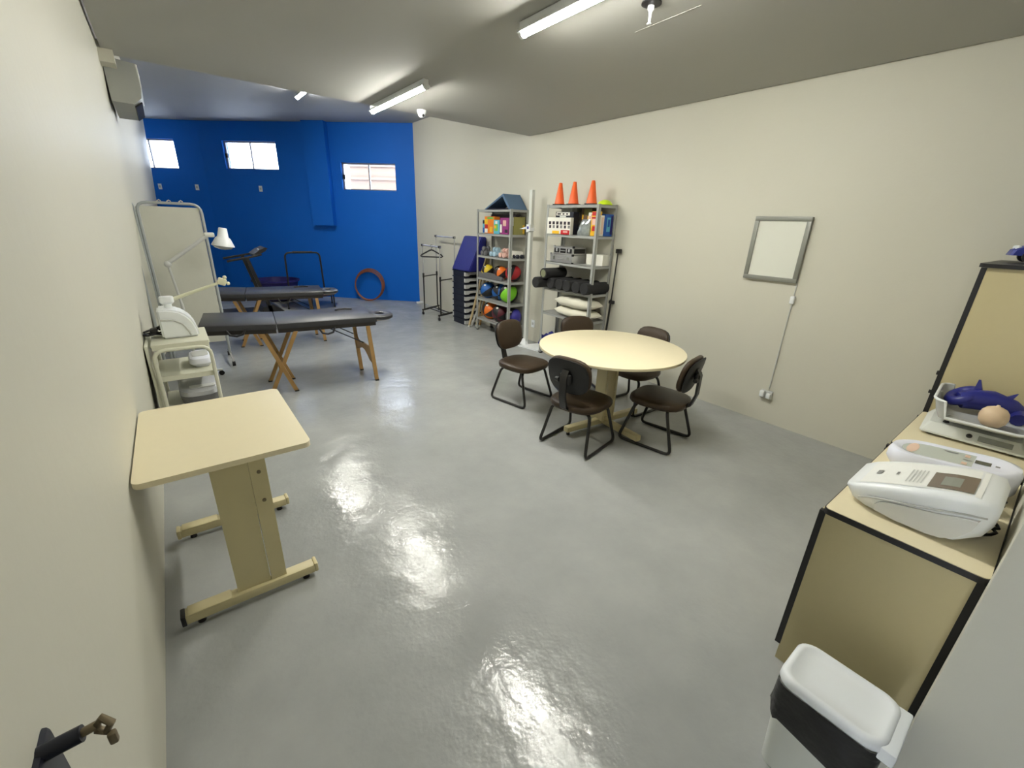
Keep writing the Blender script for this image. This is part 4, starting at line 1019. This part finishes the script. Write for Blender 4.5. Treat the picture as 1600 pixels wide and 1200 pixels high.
# ---- baby scale
t = thing('baby_scale', 'white baby scale with a clear tray on the far low cabinet', 'scale', (2.98, .10, Z0), math.radians(4))
b = MB(); P2 = rrect(.34, .36, .02, 3)
b.prism([(-.20, .0), (-.17, -.0), (-.17, 0)], lambda a, c: (0, 0, 0), lambda a, c: (0, 0, 0)) if False else None
b.loft([[(x, y, .012) for x, y in P2], [(x*1.0, y*1.0, .02) for x, y in P2], [(x*.80, y*.86, .062) for x, y in P2]], smooth=False); b.build('housing', WHITED, t, 20)
for x in (-.13, .13):
    for y in (-.14, .14):
        b = MB(); b.cyl((x, y, 0), (x, y, .014), .016); b.build('foot', BLACK, t)
b = MB(); b.box((-.162, -.13, .028), (-.148, -.02, .052), rot=Euler((0, math.radians(40), 0))); b.build('lcd_display', LCDI, t)
b = MB(); b.sphere((-.155, .01, .042), .011, 12, 8); b.sphere((-.10, .10, .064), .012, 12, 8); b.build('button', BLACK, t)
b = MB(); b.cyl((0, 0, .06), (0, 0, .085), .04); b.build('tray_post', WHITED, t)
# tray: shallow pan
tr_ = MB(); P3 = rrect(.40, .34, .06, 5)
rings = []
def rimz(y): return .112+(.075 if y > .12 else 0.)
tr_.loft([[(x*.78, y*.80, .088) for x, y in P3], [(x*.9, y*.90, .095+(.03 if y > .1 else 0)) for x, y in P3], [(x, y, rimz(y)) for x, y in P3], [(x*.975, y*.975, rimz(y)) for x, y in P3], [(x*.88, y*.88, .10+(.028 if y > .1 else 0)) for x, y in P3], [(x*.77, y*.79, .093) for x, y in P3]])
ty = tr_.build('tray', CLEAR, t)
b = MB(); b.tube([(x, y, rimz(y)) for x, y in P3], .006, 8, closed=True); b.build('tray_rim', WHITE, ty)
# blue bundle
t = thing('blue_rubber_bundle', 'bundle of blue rubber rolled up in the scale tray', 'bundle', (3.02, .10, Z0+.094), 0)
b = MB(); b.tube([(.06, -.13, .03), (.04, -.08, .06), (.04, -.01, .075), (.02, .05, .07), (0, .09, .055)], [.03, .045, .052, .05, .04], 14); b.build('roll', NAVY, t)
b = MB(); b.tube([(.03+.05*math.cos(a), .085+.042*math.sin(a), .075+.028*math.cos(a+1)) for a in [2*PI*k/18 for k in range(18)]], .024, 10, closed=True); b.build('loop', NAVY, t)
b = MB(); b.loft([[(.03, .03, .11), (.07, .03, .11), (.07, .06, .11), (.03, .06, .11)], [(.045, .05, .165), (.055, .05, .165), (.055, .058, .165), (.045, .058, .165)]]); b.loft([[(.03, -.07, .09), (.06, -.07, .09), (.06, -.04, .10), (.03, -.04, .10)], [(.045, -.085, .135), (.052, -.085, .135), (.052, -.08, .135), (.045, -.08, .135)]]); b.build('flap', NAVY, t)
b = MB(); b.tube([(.10, -.13, .02), (.06, -.10, .05), (-.02, -.12, .03)], .03, 10); b.build('roll', NAVY, t)
b = MB(); b.lathe([(.012, 0), (.032, .007), (.046, .026), (.050, .050), (.046, .072), (.034, .089), (.016, .098), (.008, .100), (.006, .106), (.002, .108)], seg=28)
o = b.build('beige_ball', SKIN); tag(o, 'round beige rubber model with a small tip lying in the scale tray', 'model', None, (2.885, .055, Z0+.094))
# cables
def cable(label, loc, sc=1., seed=1):
    random.seed(seed)
    t = thing('cable_bundle', label, 'cable', loc, 0, 'black cables on the low cabinet')
    pts = [(sc*(.05*math.cos(a)+.01*math.sin(3.3*a)), sc*(.035*math.sin(a*1.03)+.008*math.cos(2.1*a)), .008+.0022*k) for k, a in enumerate([i*.5 for i in range(30)])]
    b = MB(); b.tube(pts, .005, 6); b.build('cable', BLACK, t)
    b = MB(); b.box((-.035*sc, -.025*sc, .01), (.03*sc, .02*sc, .045), bevel=.008); b.build('adapter', BLACK, t)
cable('black coiled cable behind the front white device, near the cabinet edge', (1.935, -.035, Z0+.001), 1.0, 2)
cable('black adapter and cable against the wall, behind the front white device', (2.165, -.035, Z0+.001), .9, 5)

# ---- bin
t = thing('pedal_bin', 'white pedal bin with black bag at the lower right corner', 'bin', (1.335, .072, 0), math.radians(0))
def bsec(w_, d_, z_, r=.035): return [(x, y, z_) for x, y in rrect(w_, d_, r, 5)]
b = MB(); b.loft([bsec(.16, .22, .0), bsec(.187, .252, .31), bsec(.190, .255, .352)]); b.build('body', WHITED, t)
b = MB(); secs = []
for k, (w_, d_, z_) in enumerate(((.197, .262, .235), (.205, .270, .25), (.200, .265, .29), (.199, .264, .360))):
    P = rrect(w_, d_, .035, 5); secs.append([(x*(1+.012*math.sin(7*i+k*2)), y*(1+.012*math.cos(5*i+k)), z_+(.02*math.sin(i*1.1)+(-.06 if y < 0 and k < 2 else 0) if k < 2 else 0)) for i, (x, y) in enumerate(P)])
b.loft(secs, caps=False); b.build('bag', BAG, t, 80)
b = MB(); P = rrect(.20, .262, .045, 6); P_ = [(x, y, 0) for x, y in P]
b.loft([[(x, y, .362) for x, y in P], [(x*1.03, y*1.03, .370) for x, y in P], [(x*1.02, y*1.02, .388) for x, y in P], [(x*.95, y*.96, .396) for x, y in P], [(x*.84, y*.87, .397) for x, y in P], [(x*.82, y*.85, .3945) for x, y in P], [(x*.5, y*.5, .396) for x, y in P]]); ld = b.build('lid', WHITE, t, 70)
b = MB(); b.box((-.09, -.155, .345), (.09, -.118, .390), bevel=.006); b.build('hinge_block', WHITE, t)

# ---- lock with key at lower left, next to the camera
t = thing('door_lock', 'dark lock case with a dull brass key at the lower left corner', 'lock', (-.262, .60, .93))
b = MB(); b.box((-.03, -.12, -.16), (.014, .07, .07), bevel=.012); b.build('lock_case', DKMET, t)
b = MB(); b.cyl((.0, .03, .06), (.048, .028, .065), .011); b.build('cylinder', DKMET, t)
b = MB(); b.cyl((.045, .028, .065), (.062, .028, .067), .006); b.tube([(.062, .028, .067), (.07, .024, .08), (.078, .02, .068), (.07, .022, .055), (.062, .026, .060)], .005, 8, closed=True); b.box((.07, .012, .035), (.080, .022, .055), bevel=.003); b.build('key', BRASS, t)
